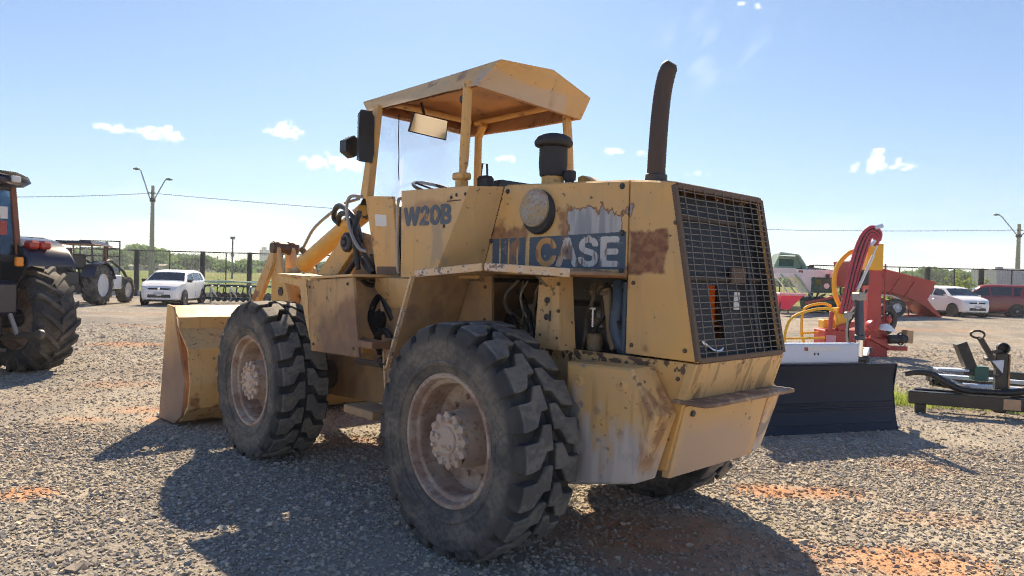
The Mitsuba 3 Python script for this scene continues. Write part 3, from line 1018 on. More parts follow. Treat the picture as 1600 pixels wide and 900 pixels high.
# round intake cap on the hood side
k = WL + '__round_cap'
part(k, 'boot', lathe([(.135, 0), (.138, .012), (.128, .035), (.10, .04), (0, .04)], (-.062, .464, 1.998), (0, 1, 0), 32), 'charcoal_rubber')
part(k, 'cover', lathe([(.112, 0), (.118, .008), (.118, .03), (.104, .040), (.096, .036), (.078, .046), (.066, .042), (.046, .052), (.03, .050), (.016, .058), (0, .058)], (-.058, .490, 2.022), (-.03, 1, .06), 40), 'cap_paint' if 'cap_paint' in scene else 'rim_soil')

# bolt heads
for (u, v, z) in [(-.15, .527, 1.56), (-.17, .536, 1.25), (-.30, .527, 1.56), (-.31, .536, 1.24), (-.31, .533, 1.40), (.58, .461, 1.22), (.44, .461, 1.52), (.44, .461, 1.30), (-.80, .465, 1.24), (-1.14, .465, 1.24), (-1.06, .465, 1.9), (-.80, .465, 1.58),
                  (-1.10, .459, 1.09), (.12, .459, 1.14), (-.08, .459, 1.14), (-.40, .459, 1.145), (-.9, .459, 1.15)]:
    part(WL, 'bolt', lathe([(.013, 0), (.013, .003), (.009, .004), (.009, .010), (0, .011)], (u, v, z), (0, 1, 0), 6), 'shroud_brown')
for (u, z) in [(1.98, 1.47), (1.40, 1.51), (1.30, 1.05), (1.90, 1.03)]:
    part(WL, 'bolt', lathe([(.014, 0), (.014, .003), (.010, .004), (.010, .011), (0, .012)], (u, .950, z), (0, 1, 0), 6), 'shroud_brown')
# decals: painted film with lettering
D = WL + '__decal'
part(D, 'film', prism(pol((.02, 1.846), (-.742, 1.862), (-.742, 1.650), (.02, 1.660)), 'y', .4655, .4668, 0), 'decal_blue')
for i in range(4):
    u0 = .055 + i * .083
    part(D, 'stripe', prism(pol((u0, 1.846), (u0 + .068, 1.844 - (.004 if i == 3 else 0)), (u0 + .068, 1.664), (u0, 1.662)), 'y', .4655, .4668, 0), 'decal_blue')


def side_text(text, h, sx, u, v, z, depth=.0015, shear=0.0):
    """lettering on a plane facing +v: reading runs from front (+u) to rear (-u)"""
    m = letters(text, h, depth, sx)
    x, y, t = m.vertices.T.copy()
    m.vertices = np.stack([u - x - shear * y, v + t, z + y], 1)
    return m


def side_text_raw(text, h, width):
    m = letters(text, h, .0015, 1.0)
    w = m.vertices[:, 0].max() - m.vertices[:, 0].min()
    m.vertices[:, 0] = (m.vertices[:, 0] - m.vertices[:, 0].min()) * width / w
    return m


def fit_text(text, h, width, u, v, z, fat=.004):
    q = [side_text_raw(text, h, width)]
    for k, (dx, dz) in enumerate(((fat, 0), (-fat, 0), (0, fat * .6), (0, -fat * .6))):
        t = q[0].copy(); t.apply_translation([dx, dz, -.0002 * (k + 1)]); q.append(t)
    m = join(*q)
    x, y, t = m.vertices.T.copy()
    m.vertices = np.stack([u - x, v + .001 + t, z + y], 1)
    return m


part(D, 'lettering', fit_text('CASE', .156, .645, -.045, .4669, 1.674, .006), 'decal_letter', False, label='worn CASE lettering')

# ---- operator station
for s in (1, -1):
    o = [(1.112, 2.190), (.342, 2.170), (.652, 1.658), (.71, 1.572), (1.095, 1.570)]
    i = [(1.185, 2.197), (.272, 2.183), (.452, 1.662), (.50, 1.575), (1.175, 1.572)]
    part(WL, 'side_console', hull([(u, s * .70, z) for u, z in o] + [(u, s * .470, z) for u, z in i]), 'console_paint' if 'console_paint' in scene else 'loader_paint', 20)
    k = part(WL, 'cowl_panel', prism(pol((1.765, 2.205), (1.375, 2.176), (1.265, 1.575), (1.575, 1.580)), 'y', s * .575, s * .605, .004), 'loader_paint')
    if s > 0:
        part(k, 'sticker', prism(pol((1.612, 2.052), (1.452, 2.040), (1.440, 1.952), (1.598, 1.962)), 'y', .605, .6065, 0), 'sticker_white', label='small white instruction sticker')
        part(k, 'rub_strip', cbox(1.26, 1.56, .600, .612, 1.585, 1.645, .003), 'shroud_brown')
part(WL, 'lettering', fit_text('W20B', .120, .535, 1.066, .7005, 1.940, .008), 'decal_letter2' if 'decal_letter2' in scene else 'decal_blue', False, label='faded blue W20B lettering')
part(WL, 'nameplate', cbox(.43, .575, .700, .704, 2.080, 2.088, .001), 'shroud_brown')
for (u, z) in ((.475, 2.120), (.53, 2.107), (.385, 2.12), (.60, 1.92)):
    part(WL, 'rivet', lathe([(.012, 0), (.012, .004), (.006, .008), (0, .008)], (u, .70, z), (0, 1, 0), 8), 'dark_metal')
part(WL, 'grab_rail', tube([(1.235, .60, 2.15), (1.24, .64, 2.13), (1.235, .645, 1.9), (1.215, .645, 1.62), (1.21, .61, 1.60)], .013, 8, 4), 'hose_steel')
b = MB()
b += cbox(.45, 1.60, -.46, .46, 1.555, 1.585, .003)
b += cbox(1.56, 1.60, -.57, .57, 1.585, 2.14, .004)
b += hull([(1.40, -.46, 2.05), (1.60, -.46, 2.17), (1.40, .46, 2.05), (1.60, .46, 2.17), (1.60, -.46, 2.05), (1.60, .46, 2.05)])
part(WL, 'cab_floor', b, 'dark_metal')
part(WL, 'panel_box', cbox(1.26, 1.34, .44, .57, 1.6, 2.10, .006), 'dark_metal')
k = WL + '__seat'
part(k, 'cushion', cbox(.78, 1.22, -.24, .24, 1.90, 2.02, .05), 'black_plastic')
part(k, 'backrest', hull([(.70 + a, s * w, z) for a, w, z in ((0, .22, 1.95), (.10, .22, 1.95), (-.06, .22, 2.20), (.05, .22, 2.20), (-.05, .15, 2.295), (.03, .15, 2.295)) for s in (1, -1)]), 'black_plastic')
part(k, 'pedestal', cbox(.85, 1.15, -.15, .15, 1.585, 1.90, .01), 'dark_metal')
k = WL + '__steering_wheel'
ring = [(1.62 + .20 * math.cos(t) * .93, .21 * math.sin(t), 2.30 + .075 * math.cos(t)) for t in np.linspace(0, 2 * PI, 41)]
part(k, 'rim', tube(ring, .015, 10), 'black_gloss')
part(k, 'column', rod((1.62, 0, 2.30), (1.56, 0, 1.95), .028, 10), 'dark_metal')
b = MB()
for t in (0.5, 2.6, 4.7):
    b += rod((1.62, 0, 2.295), (1.62 + .19 * math.cos(t), .2 * math.sin(t), 2.30 + .07 * math.cos(t)), .009, 6)
part(k, 'spokes', b, 'dark_metal')
part(WL, 'lever', join(rod((1.25, -.34, 1.9), (1.22, -.36, 2.3), .009, 8), lathe([(0, 0), (.02, .01), (.022, .03), (0, .05)], (1.22, -.36, 2.29), (0, 0, 1), 10)), 'dark_metal')
part(WL, 'control_box', cbox(.50, .60, .34, .44, 2.17, 2.285, .02), 'black_plastic')

# step side below the station
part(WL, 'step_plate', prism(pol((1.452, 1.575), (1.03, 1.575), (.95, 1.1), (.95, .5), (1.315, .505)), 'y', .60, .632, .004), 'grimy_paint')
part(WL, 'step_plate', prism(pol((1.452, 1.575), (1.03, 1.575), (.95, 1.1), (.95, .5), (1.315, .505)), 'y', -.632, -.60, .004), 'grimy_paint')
part(WL, 'edge_strip', bar((1.462, .632, 1.575), (1.325, .632, .50), .020, .030, up=(0, 1, 0)), 'lip_paint')
part(WL, 'step_box', hull([(1.43, .633, 1.565), (.80, .633, 1.565), (1.43, .70, 1.56), (.80, .70, 1.56), (1.44, .70, 1.49), (.82, .70, 1.49), (1.395, .634, 1.335), (1.10, .634, 1.345), (.85, .634, 1.44)]), 'loader_paint')
k = WL + '__step'
part(k, 'tread', cbox(1.06, 1.46, .70, .93, .565, .625, .006), 'grimy_paint')
part(k, 'hanger', cbox(1.06, 1.12, .62, .70, .55, .66, .005), 'grimy_paint')
k = WL + '__step_001'
part(k, 'tread', cbox(1.06, 1.40, .80, .95, 1.065, 1.115, .005), 'rusty_paint')
part(k, 'hanger', cbox(1.08, 1.14, .60, .80, 1.05, 1.13, .005), 'rusty_paint')

# ---- rear fenders
prof = [(.875, .965), (.605, 1.590), (.585, 1.606), (-.075, 1.655), (-.10, 1.657), (-.755, 1.632)]
for s in (1, -1):
    b = MB()
    t = .016
    for (a, c) in zip(prof[:-1], prof[1:]):
        d = np.array(c) - np.array(a); n = np.array([d[1], -d[0]]); n /= np.linalg.norm(n)
        if n[1] > 0: n = -n
        q = pol(a, c, tuple(np.array(c) + n * t), tuple(np.array(a) + n * t))
        if s > 0 or True:
            b += prism(q, 'y', s * .470, s * .928, 0)
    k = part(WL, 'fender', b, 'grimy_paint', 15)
    b = MB()
    for (a, c) in ((prof[0], prof[1]), (prof[2], prof[3]), (prof[4], prof[5])):
        b += bar((a[0], s * .936, a[1] - .008), (c[0], s * .936, c[1] - .008), .016, .046, up=(0, 1, 0) if abs(c[1] - a[1]) > .3 else (0, 0, 1))
    part(k, 'edge_flange', b, 'lip_paint')
    part(k, 'brace', bar((-.42, s * .86, 1.628), (-.20, s * .53, 1.545), .02, .012), 'hose_steel')

# ---- canopy
P = {'A': (.53, .52, 2.885), 'B': (.53, -.55, 2.83), 'C': (.50, -.625, 3.005), 'D': (.45, -.15, 3.112), 'E': (.42, .39, 3.062),
     'a': (1.90, .52, 2.905), 'b': (1.85, -.54, 2.85), 'c': (2.0, -.62, 3.0), 'd': (2.10, -.15, 3.10), 'e': (2.17, .40, 3.050)}
N = list(P)
ix = {n: i for i, n in enumerate(N)}
faces = [[ix[x] for x in f] for f in ('AEea', 'ABCDE', 'BbcC', 'EDde', 'DCcd', 'aedcb')]
CA = WL + '__canopy'
m = sheet([P[n] for n in N], faces, .012)
m = m.subdivide().subdivide()
dz = (meshkit.noise(m.vertices * 3.1, 3) - .5) * .014
m.vertices = m.vertices + np.stack([dz * .6, dz * .6, dz], 1)
part(CA, 'roof', m, 'roof_paint', 24)
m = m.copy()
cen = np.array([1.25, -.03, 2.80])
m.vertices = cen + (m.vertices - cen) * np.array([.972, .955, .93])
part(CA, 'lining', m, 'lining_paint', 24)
b = MB()
b += tube([(.68, .38, 2.985), (.66, -.42, 2.97)], .024, 10)
b += tube([(1.80, .38, 2.985), (1.74, -.44, 2.96)], .024, 10)
b += tube([(.63, .36, 3.0), (1.74, .36, 3.0)], .022, 10)
b += tube([(.62, -.48, 2.95), (1.72, -.48, 2.95)], .022, 10)
part(CA, 'roof_frame', b, 'roof_paint')
part(CA, 'post', tube([(.675, .50, 2.215), (.668, .50, 2.27), (.665, .50, 2.33), (.655, .50, 2.42), (.645, .49, 2.93)], [.030, .030, .026, .034, .034], 12, 3), 'loader_paint')
part(CA, 'post', tube([(.585, -.50, 2.19), (.595, -.50, 2.5), (.62, -.48, 2.9)], .036, 12, 4), 'loader_paint')
part(CA, 'post', tube([(1.70, -.50, 1.9), (1.70, -.50, 2.75), (1.68, -.49, 2.83), (1.58, -.46, 2.92)], .034, 12, 4), 'loader_paint')
part(CA, 'post', hull([(1.79 + a, .575 + c, 2.19) for a in (-.055, .05) for c in (-.03, .03)] + [(1.735 + a, .52 + c, 2.93) for a in (-.03, .03) for c in (-.025, .025)]), 'loader_paint')
b = MB()
b += cbox(.62, .735, .455, .545, 2.255, 2.305, .01)
b += rod((.60, .50, 2.28), (.755, .50, 2.28), .016, 8)
b += cbox(.645, .705, .46, .54, 2.195, 2.255, .008)
part(CA, 'post_bracket', b, 'loader_paint')
part(CA, 'lamp', cbox(.70, .76, .42, .48, 2.80, 2.86, .015), 'black_plastic')
# windscreen with a wire hanging inside
part(WL, 'windscreen', cbox(1.768, 1.774, -.47, .535, 2.14, 2.88, 0), 'dusty_glass', False)
part(WL, 'wire', tube([(1.74, .32, 2.90), (1.735, .322, 2.70), (1.738, .312, 2.55), (1.735, .315, 2.45), (1.735, .307, 2.36)], .004, 6, 4), 'cable_black')
# mirrors and front lamp
k = WL + '__side_mirror'
m = hull([(x, y, z) for x, y0, y1, z in ((1.70, .585, .70, 2.46), (1.70, .57, .715, 2.54), (1.70, .575, .71, 2.82), (1.70, .60, .695, 2.865), (1.76, .60, .69, 2.48), (1.76, .60, .69, 2.84)) for y in (y0, y1)])
part(k, 'shell', m, 'black_plastic', 40)
part(k, 'arm', tube([(1.76, .57, 2.86), (1.74, .62, 2.82)], .012, 8), 'dark_metal')
hx = [(.085 * math.cos(t), .088 * math.sin(t)) for t in np.arange(6) * PI / 3 + PI / 6]
k = WL + '__work_lamp'
part(k, 'housing', hull([(1.86, .66 + a * .95, 2.60 + c) for a, c in hx] + [(1.95, .66 + a, 2.60 + c) for a, c in hx]), 'black_plastic', 20)
part(k, 'lens', prism([(.66 + a * .9, 2.60 + c * .9) for a, c in hx], 'x', 1.95, 1.956, 0), 'lamp_glass')
part(k, 'bracket', tube([(1.85, .62, 2.52), (1.80, .60, 2.50)], .014, 8), 'dark_metal')
k = WL + '__rear_view_mirror'
mf = np.eye(4)
mf[:3, 3] = [1.46, .215, 2.775]
a = math.radians(22)
mf[:3, 0] = [-math.cos(a), math.sin(a), -.18]
mf[:3, 0] /= np.linalg.norm(mf[:3, 0])
mf[:3, 1] = np.cross([0, -0.14, 1.0], mf[:3, 0]); mf[:3, 1] /= np.linalg.norm(mf[:3, 1])
mf[:3, 2] = np.cross(mf[:3, 0], mf[:3, 1])
sh = [(-.16, -.075), (.16, -.075), (.145, .085), (-.145, .085)]
with at(mf):
    part(k, 'shell', prism(sh, 'x', -.03, .0, .008), 'black_plastic')
    part(k, 'glass', prism([(p * .93, q * .90) for p, q in sh], 'x', .0, .003, 0), 'mirror_glass')
part(k, 'arm', tube([(1.50, .215, 2.80), (1.60, .2, 2.99)], .012, 8), 'dark_metal')
k = WL + '__side_mirror_001'
part(k, 'arm', tube([(1.70, -.53, 2.44), (1.695, -.55, 2.60), (1.69, -.60, 2.605), (1.69, -.61, 2.45)], .010, 8), 'dark_metal')
part(k, 'shell', hull([(1.64 + a, -.62 + y, z) for a in (0, .04) for y, z in ((-.06, 2.30), (.05, 2.30), (-.065, 2.44), (.055, 2.45))]), 'black_plastic')

# ---- on the hood
k = WL + '__air_cleaner'
part(k, 'pedestal', lathe([(.075, 0), (.075, .075)], (.11, .18, 2.19), (0, 0, 1), 24), 'loader_paint')
part(k, 'bowl', lathe([(.078, 0), (.088, .006), (.095, .08), (.094, .19), (.085, .20)], (.11, .18, 2.265), (0, 0, 1), 32), 'charcoal_rubber')
part(k, 'cap', lathe([(.085, 0), (.122, .004), (.128, .016), (.128, .034), (.108, .062), (.075, .078), (.06, .082), (.055, .075), (0, .078)], (.11, .18, 2.465), (0, 0, 1), 32), 'charcoal_rubber')
part(WL, 'filler_cap', lathe([(.03, 0), (.03, .05), (.042, .05), (.042, .10), (.038, .11), (0, .11)], (-.005, .14, 2.19), (0, 0, 1), 20), 'charcoal_rubber')
part(WL, 'hood_bracket', hull([(.10, -.06, 2.19), (.10, -.16, 2.19), (-.22, -.06, 2.17), (-.22, -.16, 2.17), (.10, -.06, 2.29), (.10, -.16, 2.29), (.06, -.06, 2.30), (.06, -.16, 2.30)]), 'loader_paint')
part(WL, 'hood_cap', lathe([(.06, 0), (.06, .02), (.05, .03), (0, .03)], (-.36, .0, 2.165), (0, 0, 1), 20), 'dark_metal')
k = WL + '__exhaust_stack'
pth = [(-.770, .25, 2.12), (-.775, .25, 2.30), (-.785, .25, 2.50), (-.800, .25, 2.65), (-.822, .25, 2.75), (-.842, .248, 2.795), (-.856, .247, 2.815)]
part(k, 'pipe', tube(pth, [.052, .052, .051, .050, .050, .046, .030], 24, 4), 'stack_brown', 40)
part(k, 'clamp', lathe([(.057, 0), (.062, .004), (.062, .045), (.057, .05)], (-.772, .25, 2.15), (-.05, 0, 1), 24), 'dark_metal')
part(k, 'collar', lathe([(.11, 0), (.10, .012), (.06, .02)], (-.79, .22, 2.140), (0, 0, 1), 24), 'charcoal_rubber')

# ---- front frame, linkage, bucket
b = MB()
ff = pol((1.62, .52), (1.52, .95), (1.60, 1.30), (1.95, 1.90), (2.30, 1.95), (2.42, 1.80), (2.75, 1.20), (3.2, 1.0), (3.25, .62), (2.9, .45))
for s in (1, -1):
    b += prism(ff, 'y', s * .30, s * .335, .004)
b += cbox(1.62, 3.15, -.30, .30, .50, .56, .004)
b += cbox(1.55, 1.60, -.30, .30, .55, 1.25, .004)
b += cbox(2.42, 3.1, -.30, .30, .95, 1.0, .004)
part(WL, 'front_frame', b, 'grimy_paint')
b = MB()
b += rod((1.40, 0, .55), (1.40, 0, 1.45), .07, 16)
for z in (.62, .74, 1.25, 1.37):
    b += cbox(1.25, 1.60, -.18, .18, z, z + .05, .01)
part(WL, 'articulation_joint', b, 'oily_metal')
part(WL, 'articulation_guard', prism(pol((1.30, .55), (1.56, .55), (1.56, 1.50), (1.30, 1.50)), 'y', .36, .39, .003), 'grimy_paint')
for s in (1, -1):
    part(WL, 'steering_cylinder', join(rod((1.15, s * .34, .86), (1.62, s * .47, .86), .05, 14), rod((1.60, s * .465, .86), (2.0, s * .50, .86), .025, 12)), 'oily_metal')
# side box with wing over the front tyre
part(WL, 'side_box', prism(pol((2.03, 1.520), (1.335, 1.560), (1.225, .990), (1.945, .972)), 'y', .922, .950, .005), 'rusty_paint', label='rust brown side box behind the front tyre')
part(WL, 'side_box', prism(pol((2.03, 1.520), (1.335, 1.560), (1.225, .990), (1.945, .972)), 'y', -.950, -.922, .005), 'rusty_paint')
for s in (1, -1):
    k = part(WL, 'front_wing', prism(pol((2.56, 1.556), (2.0, 1.532), (1.33, 1.566), (1.33, 1.584), (2.0, 1.552), (2.56, 1.572)), 'y', s * .42, s * .955, .003), 'loader_paint')
    b = MB()
    b += prism(pol((2.54, 1.55), (2.05, 1.53), (2.06, 1.46), (2.52, 1.50)), 'y', s * .93, s * .945, 0)
    b += prism(pol((2.19, 1.48), (2.05, 1.47), (1.98, 1.05), (2.06, 1.2)), 'y', s * .925, s * .94, 0)
    part(k, 'hanger_plate', b, 'loader_paint')
# lift arms
for s in (1, -1):
    arm = pol((2.16, 1.80), (2.20, 1.92), (2.34, 1.93), (2.78, 1.60), (3.35, 1.12), (4.10, .62), (4.22, .48), (4.10, .36), (3.95, .40), (3.25, .82), (2.66, 1.40))
    part(WL, 'lift_arm', prism(arm, 'y', s * .385, s * .455, .006), 'loader_paint')
    part(WL, 'pivot_pin', lathe([(.085, 0), (.085, .03), (.07, .045), (.045, .045), (.04, .03), (.03, .03), (.02, .055), (0, .055)], (2.262, s * .45, 1.852), (0, s, 0), 24), 'dark_metal')
    part(WL, 'lift_cylinder', join(rod((2.05, s * .36, .95), (2.75, s * .36, 1.12), .06, 14), rod((2.7, s * .36, 1.11), (3.25, s * .36, 1.22), .032, 12)), 'loader_paint')
part(WL, 'cross_tube', rod((3.62, -.385, .98), (3.62, .385, .98), .09, 18), 'loader_paint')
# bell crank
BC = WL + '__bell_crank'
for v in (.365, .205):
    cr = pol((3.795, 1.80), (3.84, 1.885), (3.93, 1.885), (3.97, 1.80), (3.92, 1.30), (3.86, 1.0), (3.66, .9), (3.50, 1.0), (3.53, 1.30), (3.72, 1.66))
    part(BC, 'plate', prism(cr, 'y', v - .018, v + .018, .004), 'loader_paint')
    part(BC, 'boss', lathe([(.062, -.03), (.07, -.026), (.07, .026), (.062, .03), (0, .03)], (3.88, v, 1.825), (0, 1, 0), 20), 'shroud_brown')
part(BC, 'boss', lathe([(.048, 0), (.05, .004), (.05, .012), (0, .012)], (3.70, .383, 1.38), (0, 1, 0), 6), 'dark_metal')
part(BC, 'pin', rod((3.88, .13, 1.825), (3.88, .41, 1.825), .058, 18), 'shroud_brown')
part(BC, 'web', cbox(3.62, 3.66, .21, .36, 1.08, 1.62, .004), 'loader_paint')
part(BC, 'guard', prism(pol((3.50, 1.62), (3.62, 1.72), (3.56, 1.2), (3.40, 1.2)), 'y', .10, .13, .003), 'loader_paint')
part(WL, 'bucket_link', hull([(3.86 + a, .40 + c, 1.72 + d) for a in (-.03, .05) for c in (-.02, .02) for d in (-.05, .05)] + [(4.30 + a, .42 + c, 1.14 + d) for a in (-.06, .07) for c in (-.02, .02) for d in (-.05, .05)]), 'loader_paint')
# tilt cylinder
TC = WL + '__tilt_cylinder'
c0, c1, c2 = np.array([2.12, .30, 2.185]), np.array([3.37, .30, 1.665]), np.array([3.86, .29, 1.45])
part(TC, 'barrel', join(rod(c0 + (c1 - c0) * .1, c1, .082, 24), lathe([(.082, 0), (.09, .004), (.09, .03), (.03, .045)], c1 - (c1 - c0) * .02, c1 - c0, 24)), 'cylinder_yellow')
part(TC, 'rod', rod(c1, c2, .036, 16), 'hose_steel')
part(TC, 'oil_line', tube([(2.30, .34, 2.24), (2.55, .37, 2.19), (3.02, .37, 2.02), (3.22, .37, 1.86), (3.30, .36, 1.80)], .014, 8, 4), 'hose_steel')
part(TC, 'port', rod((3.28, .30, 1.72), (3.30, .38, 1.82), .03, 10), 'shroud_brown')
part(TC, 'eye', lathe([(.08, -.05), (.09, -.045), (.09, .045), (.08, .05)], (2.18, .30, 2.16), (0, 1, 0), 18), 'dark_metal')
# hoses around the tower
HZ = [([(2.0, .52, 1.9), (2.06, .53, 2.05), (2.3, .5, 2.16), (2.5, .45, 2.16), (2.62, .40, 2.08), (2.55, .38, 2.02)], .024),
      ([(1.98, .50, 1.85), (2.08, .5, 2.02), (2.3, .46, 2.10), (2.48, .42, 2.10), (2.58, .38, 2.04)], .024),
      ([(1.95, .54, 1.62), (2.0, .55, 1.85), (2.1, .54, 2.02), (2.25, .48, 2.05)], .022),
      ([(1.75, .52, 1.6), (1.85, .55, 1.75), (1.98, .56, 1.92), (2.02, .5, 2.1)], .024),
      ([(1.70, .48, 1.55), (1.85, .5, 1.62), (2.05, .48, 1.72), (2.25, .46, 1.6), (2.5, .42, 1.48)], .024),
      ([(1.62, .50, 1.50), (1.82, .52, 1.50), (2.02, .50, 1.55), (2.3, .46, 1.5)], .022),
      ([(1.45, .62, 1.05), (1.55, .66, 1.25), (1.42, .66, 1.42), (1.30, .62, 1.25)], .026),
      ([(1.50, .6, .98), (1.42, .68, 1.12), (1.30, .68, 1.16), (1.24, .62, 1.0)], .026),
      ([(1.56, .5, 1.52), (1.45, .55, 1.42), (1.40, .52, 1.22), (1.5, .45, 1.0)], .024),
      ([(1.52, .58, .92), (1.40, .62, .90), (1.30, .6, .96)], .03)]
for pth, r in HZ:
    part(WL, 'hose', tube(pth, r, 10, 6), 'hose_black')
part(WL, 'hose', tube([(1.80, .60, 2.20), (1.96, .62, 2.21), (2.02, .62, 2.12), (1.98, .61, 1.95), (1.86, .60, 1.80), (1.72, .60, 1.76)], .014, 8, 6), 'hose_steel', label='bent grey metal pipe beside the cowl')
part(WL, 'valve_block', cbox(1.58, 1.86, .20, .50, 1.52, 1.76, .012), 'dark_metal')
part(WL, 'valve_block', cbox(1.38, 1.56, .42, .60, 1.16, 1.32, .012), 'dark_metal')
part(WL, 'dump_valve', lathe([(.06, 0), (.07, .02), (.07, .09), (.05, .1), (0, .1)], (1.44, .58, 1.24), (0, 1, 0), 16), 'hose_black')
# bucket
BK = WL + '__bucket'
W = 1.20
sidep = pol((4.78, .015), (4.58, 1.215), (4.40, 1.20), (4.33, 1.04), (4.02, .47), (4.10, .13), (4.30, .03))
for s in (1, -1):
    part(BK, 'side_plate', prism(sidep, 'y', s * (W - .025), s * W, .004), 'bucket_paint' if 'bucket_paint' in scene else 'grimy_paint')
    part(BK, 'corner_gusset', hull([(4.36, s * (W - .026), 1.02), (4.03, s * (W - .026), .48), (4.10, s * (W - .026), .16), (4.0, s * (W - .14), .46), (4.08, s * (W - .06), .16), (4.33, s * (W - .04), .98)]), 'rusty_paint')
w = W - .026
b = MB()
shell = [(4.52, 1.205), (4.30, 1.095), (4.285, .985), (4.02, .80), (3.93, .46), (3.99, .22), (4.20, .06), (4.75, .02)]
for a, c in zip(shell[:-1], shell[1:]):
    d = np.array(c) - np.array(a); n = np.array([-d[1], d[0]]); n /= np.linalg.norm(n)
    if n[0] < 0 and abs(n[0]) > .3: n = -n
    if abs(n[0]) <= .3 and n[1] < 0: n = -n
    b += prism(pol(a, c, tuple(np.array(c) + n * .02), tuple(np.array(a) + n * .02)), 'y', -w, w, 0)
part(BK, 'shell', b, 'loader_paint', 12)
part(BK, 'cutting_edge', cbox(4.72, 4.95, -w, w, .006, .036, .004), 'steel_grey')
for v in (.42, -.42, .30, -.30):
    part(BK, 'hinge_plate', prism(pol((4.32, 1.20), (4.20, 1.16), (4.02, .9), (3.95, .62), (4.2, .4), (4.3, .9)), 'y', v - .015, v + .015, .003), 'loader_paint')
FRAMES.pop()
# ================================================================ surroundings
def R1_tyre(R, half, rim, lugs, lug_h=.05, seed=0):
    """tractor tyre about y with angled bars meeting in a chevron"""
    base = R - lug_h
    prof = [(rim, -half * .75), (rim + .03, -half * .88), (rim + .5 * (base - rim), -half), (base - .07, -half * .96), (base - .015, -half * .82), (base, 0)]
    prof = prof + [(r, -y) for r, y in prof[-2::-1]]
    b = MB()
    b += lathe(prof, axis=(0, 1, 0), n=72)
    pitch = 2 * PI / lugs
    for s in (1, -1):
        for k in range(lugs):
            a0 = (k + (.5 if s < 0 else 0)) * pitch
            V, F = [], []
            st = [(-.06, .55), (.25, .25), (.6, -.12), (.90, -.38), (1.0, -.46), (1.03, -.48)]
            for i, (y, p) in enumerate(st):
                top = R - .012 * max(y, 0) ** 2 - (.03 if i == 4 else 0) - (.10 if i == 5 else 0)
                bot = base - .03 - (.12 if i >= 4 else 0)
                for rad, wd in ((bot, .17), (top, .125)):
                    for e in (-1, 1):
                        a = a0 + (p + e * wd) * pitch
                        V.append((rad * math.cos(a), s * y * half, rad * math.sin(a)))
            for i in range(len(st) - 1):
                o, t = i * 4, i * 4 + 4
                for x, z in ((0, 2), (2, 3), (3, 1)):
                    F += [(o + x, o + z, t + z), (o + x, t + z, t + x)]
            for o in (0, (len(st) - 1) * 4):
                F += [(o, o + 2, o + 3), (o, o + 3, o + 1)]
            b += TM(V, F)
    m = b.mesh()
    m.vertices[:, 2] = np.maximum(m.vertices[:, 2], -(R - .015))
    return m


def disc_rim(rim, half, o, depth=.1, hubr=.12, slots=0):
    y = o * half * .72
    b = MB()
    b += lathe([(rim + .01, y - o * .02), (rim + .012, y), (rim - .015, y), (rim - .03, y - o * .04), (rim - .05, y - o * (depth + .03)), (rim * .75, y - o * depth), (rim * .45, y - o * depth * .5), (hubr, y - o * depth * .5)], axis=(0, 1, 0), n=40)
    b += lathe([(rim + .01, y - o * .02), (rim - .04, 0), (rim + .01, -o * half * .7)], axis=(0, 1, 0), n=40)
    return b.mesh()


def plain_tyre(R, half, rim, n=40):
    p = [(rim, -half * .8), (rim + .02, -half * .95), (.5 * (R + rim), -half), (R - .02, -half * .88), (R, -half * .7), (R - .004, -half * .3), (R - .012, -half * .28), (R - .012, -half * .22), (R, -half * .2), (R + .002, 0)]
    return lathe(p + [(r, -y) for r, y in p[-2::-1]], axis=(0, 1, 0), n=n)


def simple_wheel(parent, x, y, R, half, rim, side, rim_mat='steel_grey', tread=None):
    w = numbered(parent + '__wheel')
    t = tread if tread is not None else plain_tyre(R, half, rim)
    part(w, 'tyre', moved(t, x, y, R), 'rubber', 30)
    part(w, 'rim', moved(disc_rim(rim, half, side, .06, .04), x, y, R), rim_mat, 35)
    part(w, 'hub', lathe([(.07, 0), (.07, .03), (.05, .05), (0, .055)], (x, y + side * half * .45, R), (0, side, 0), 16), rim_mat, 35)
    return w


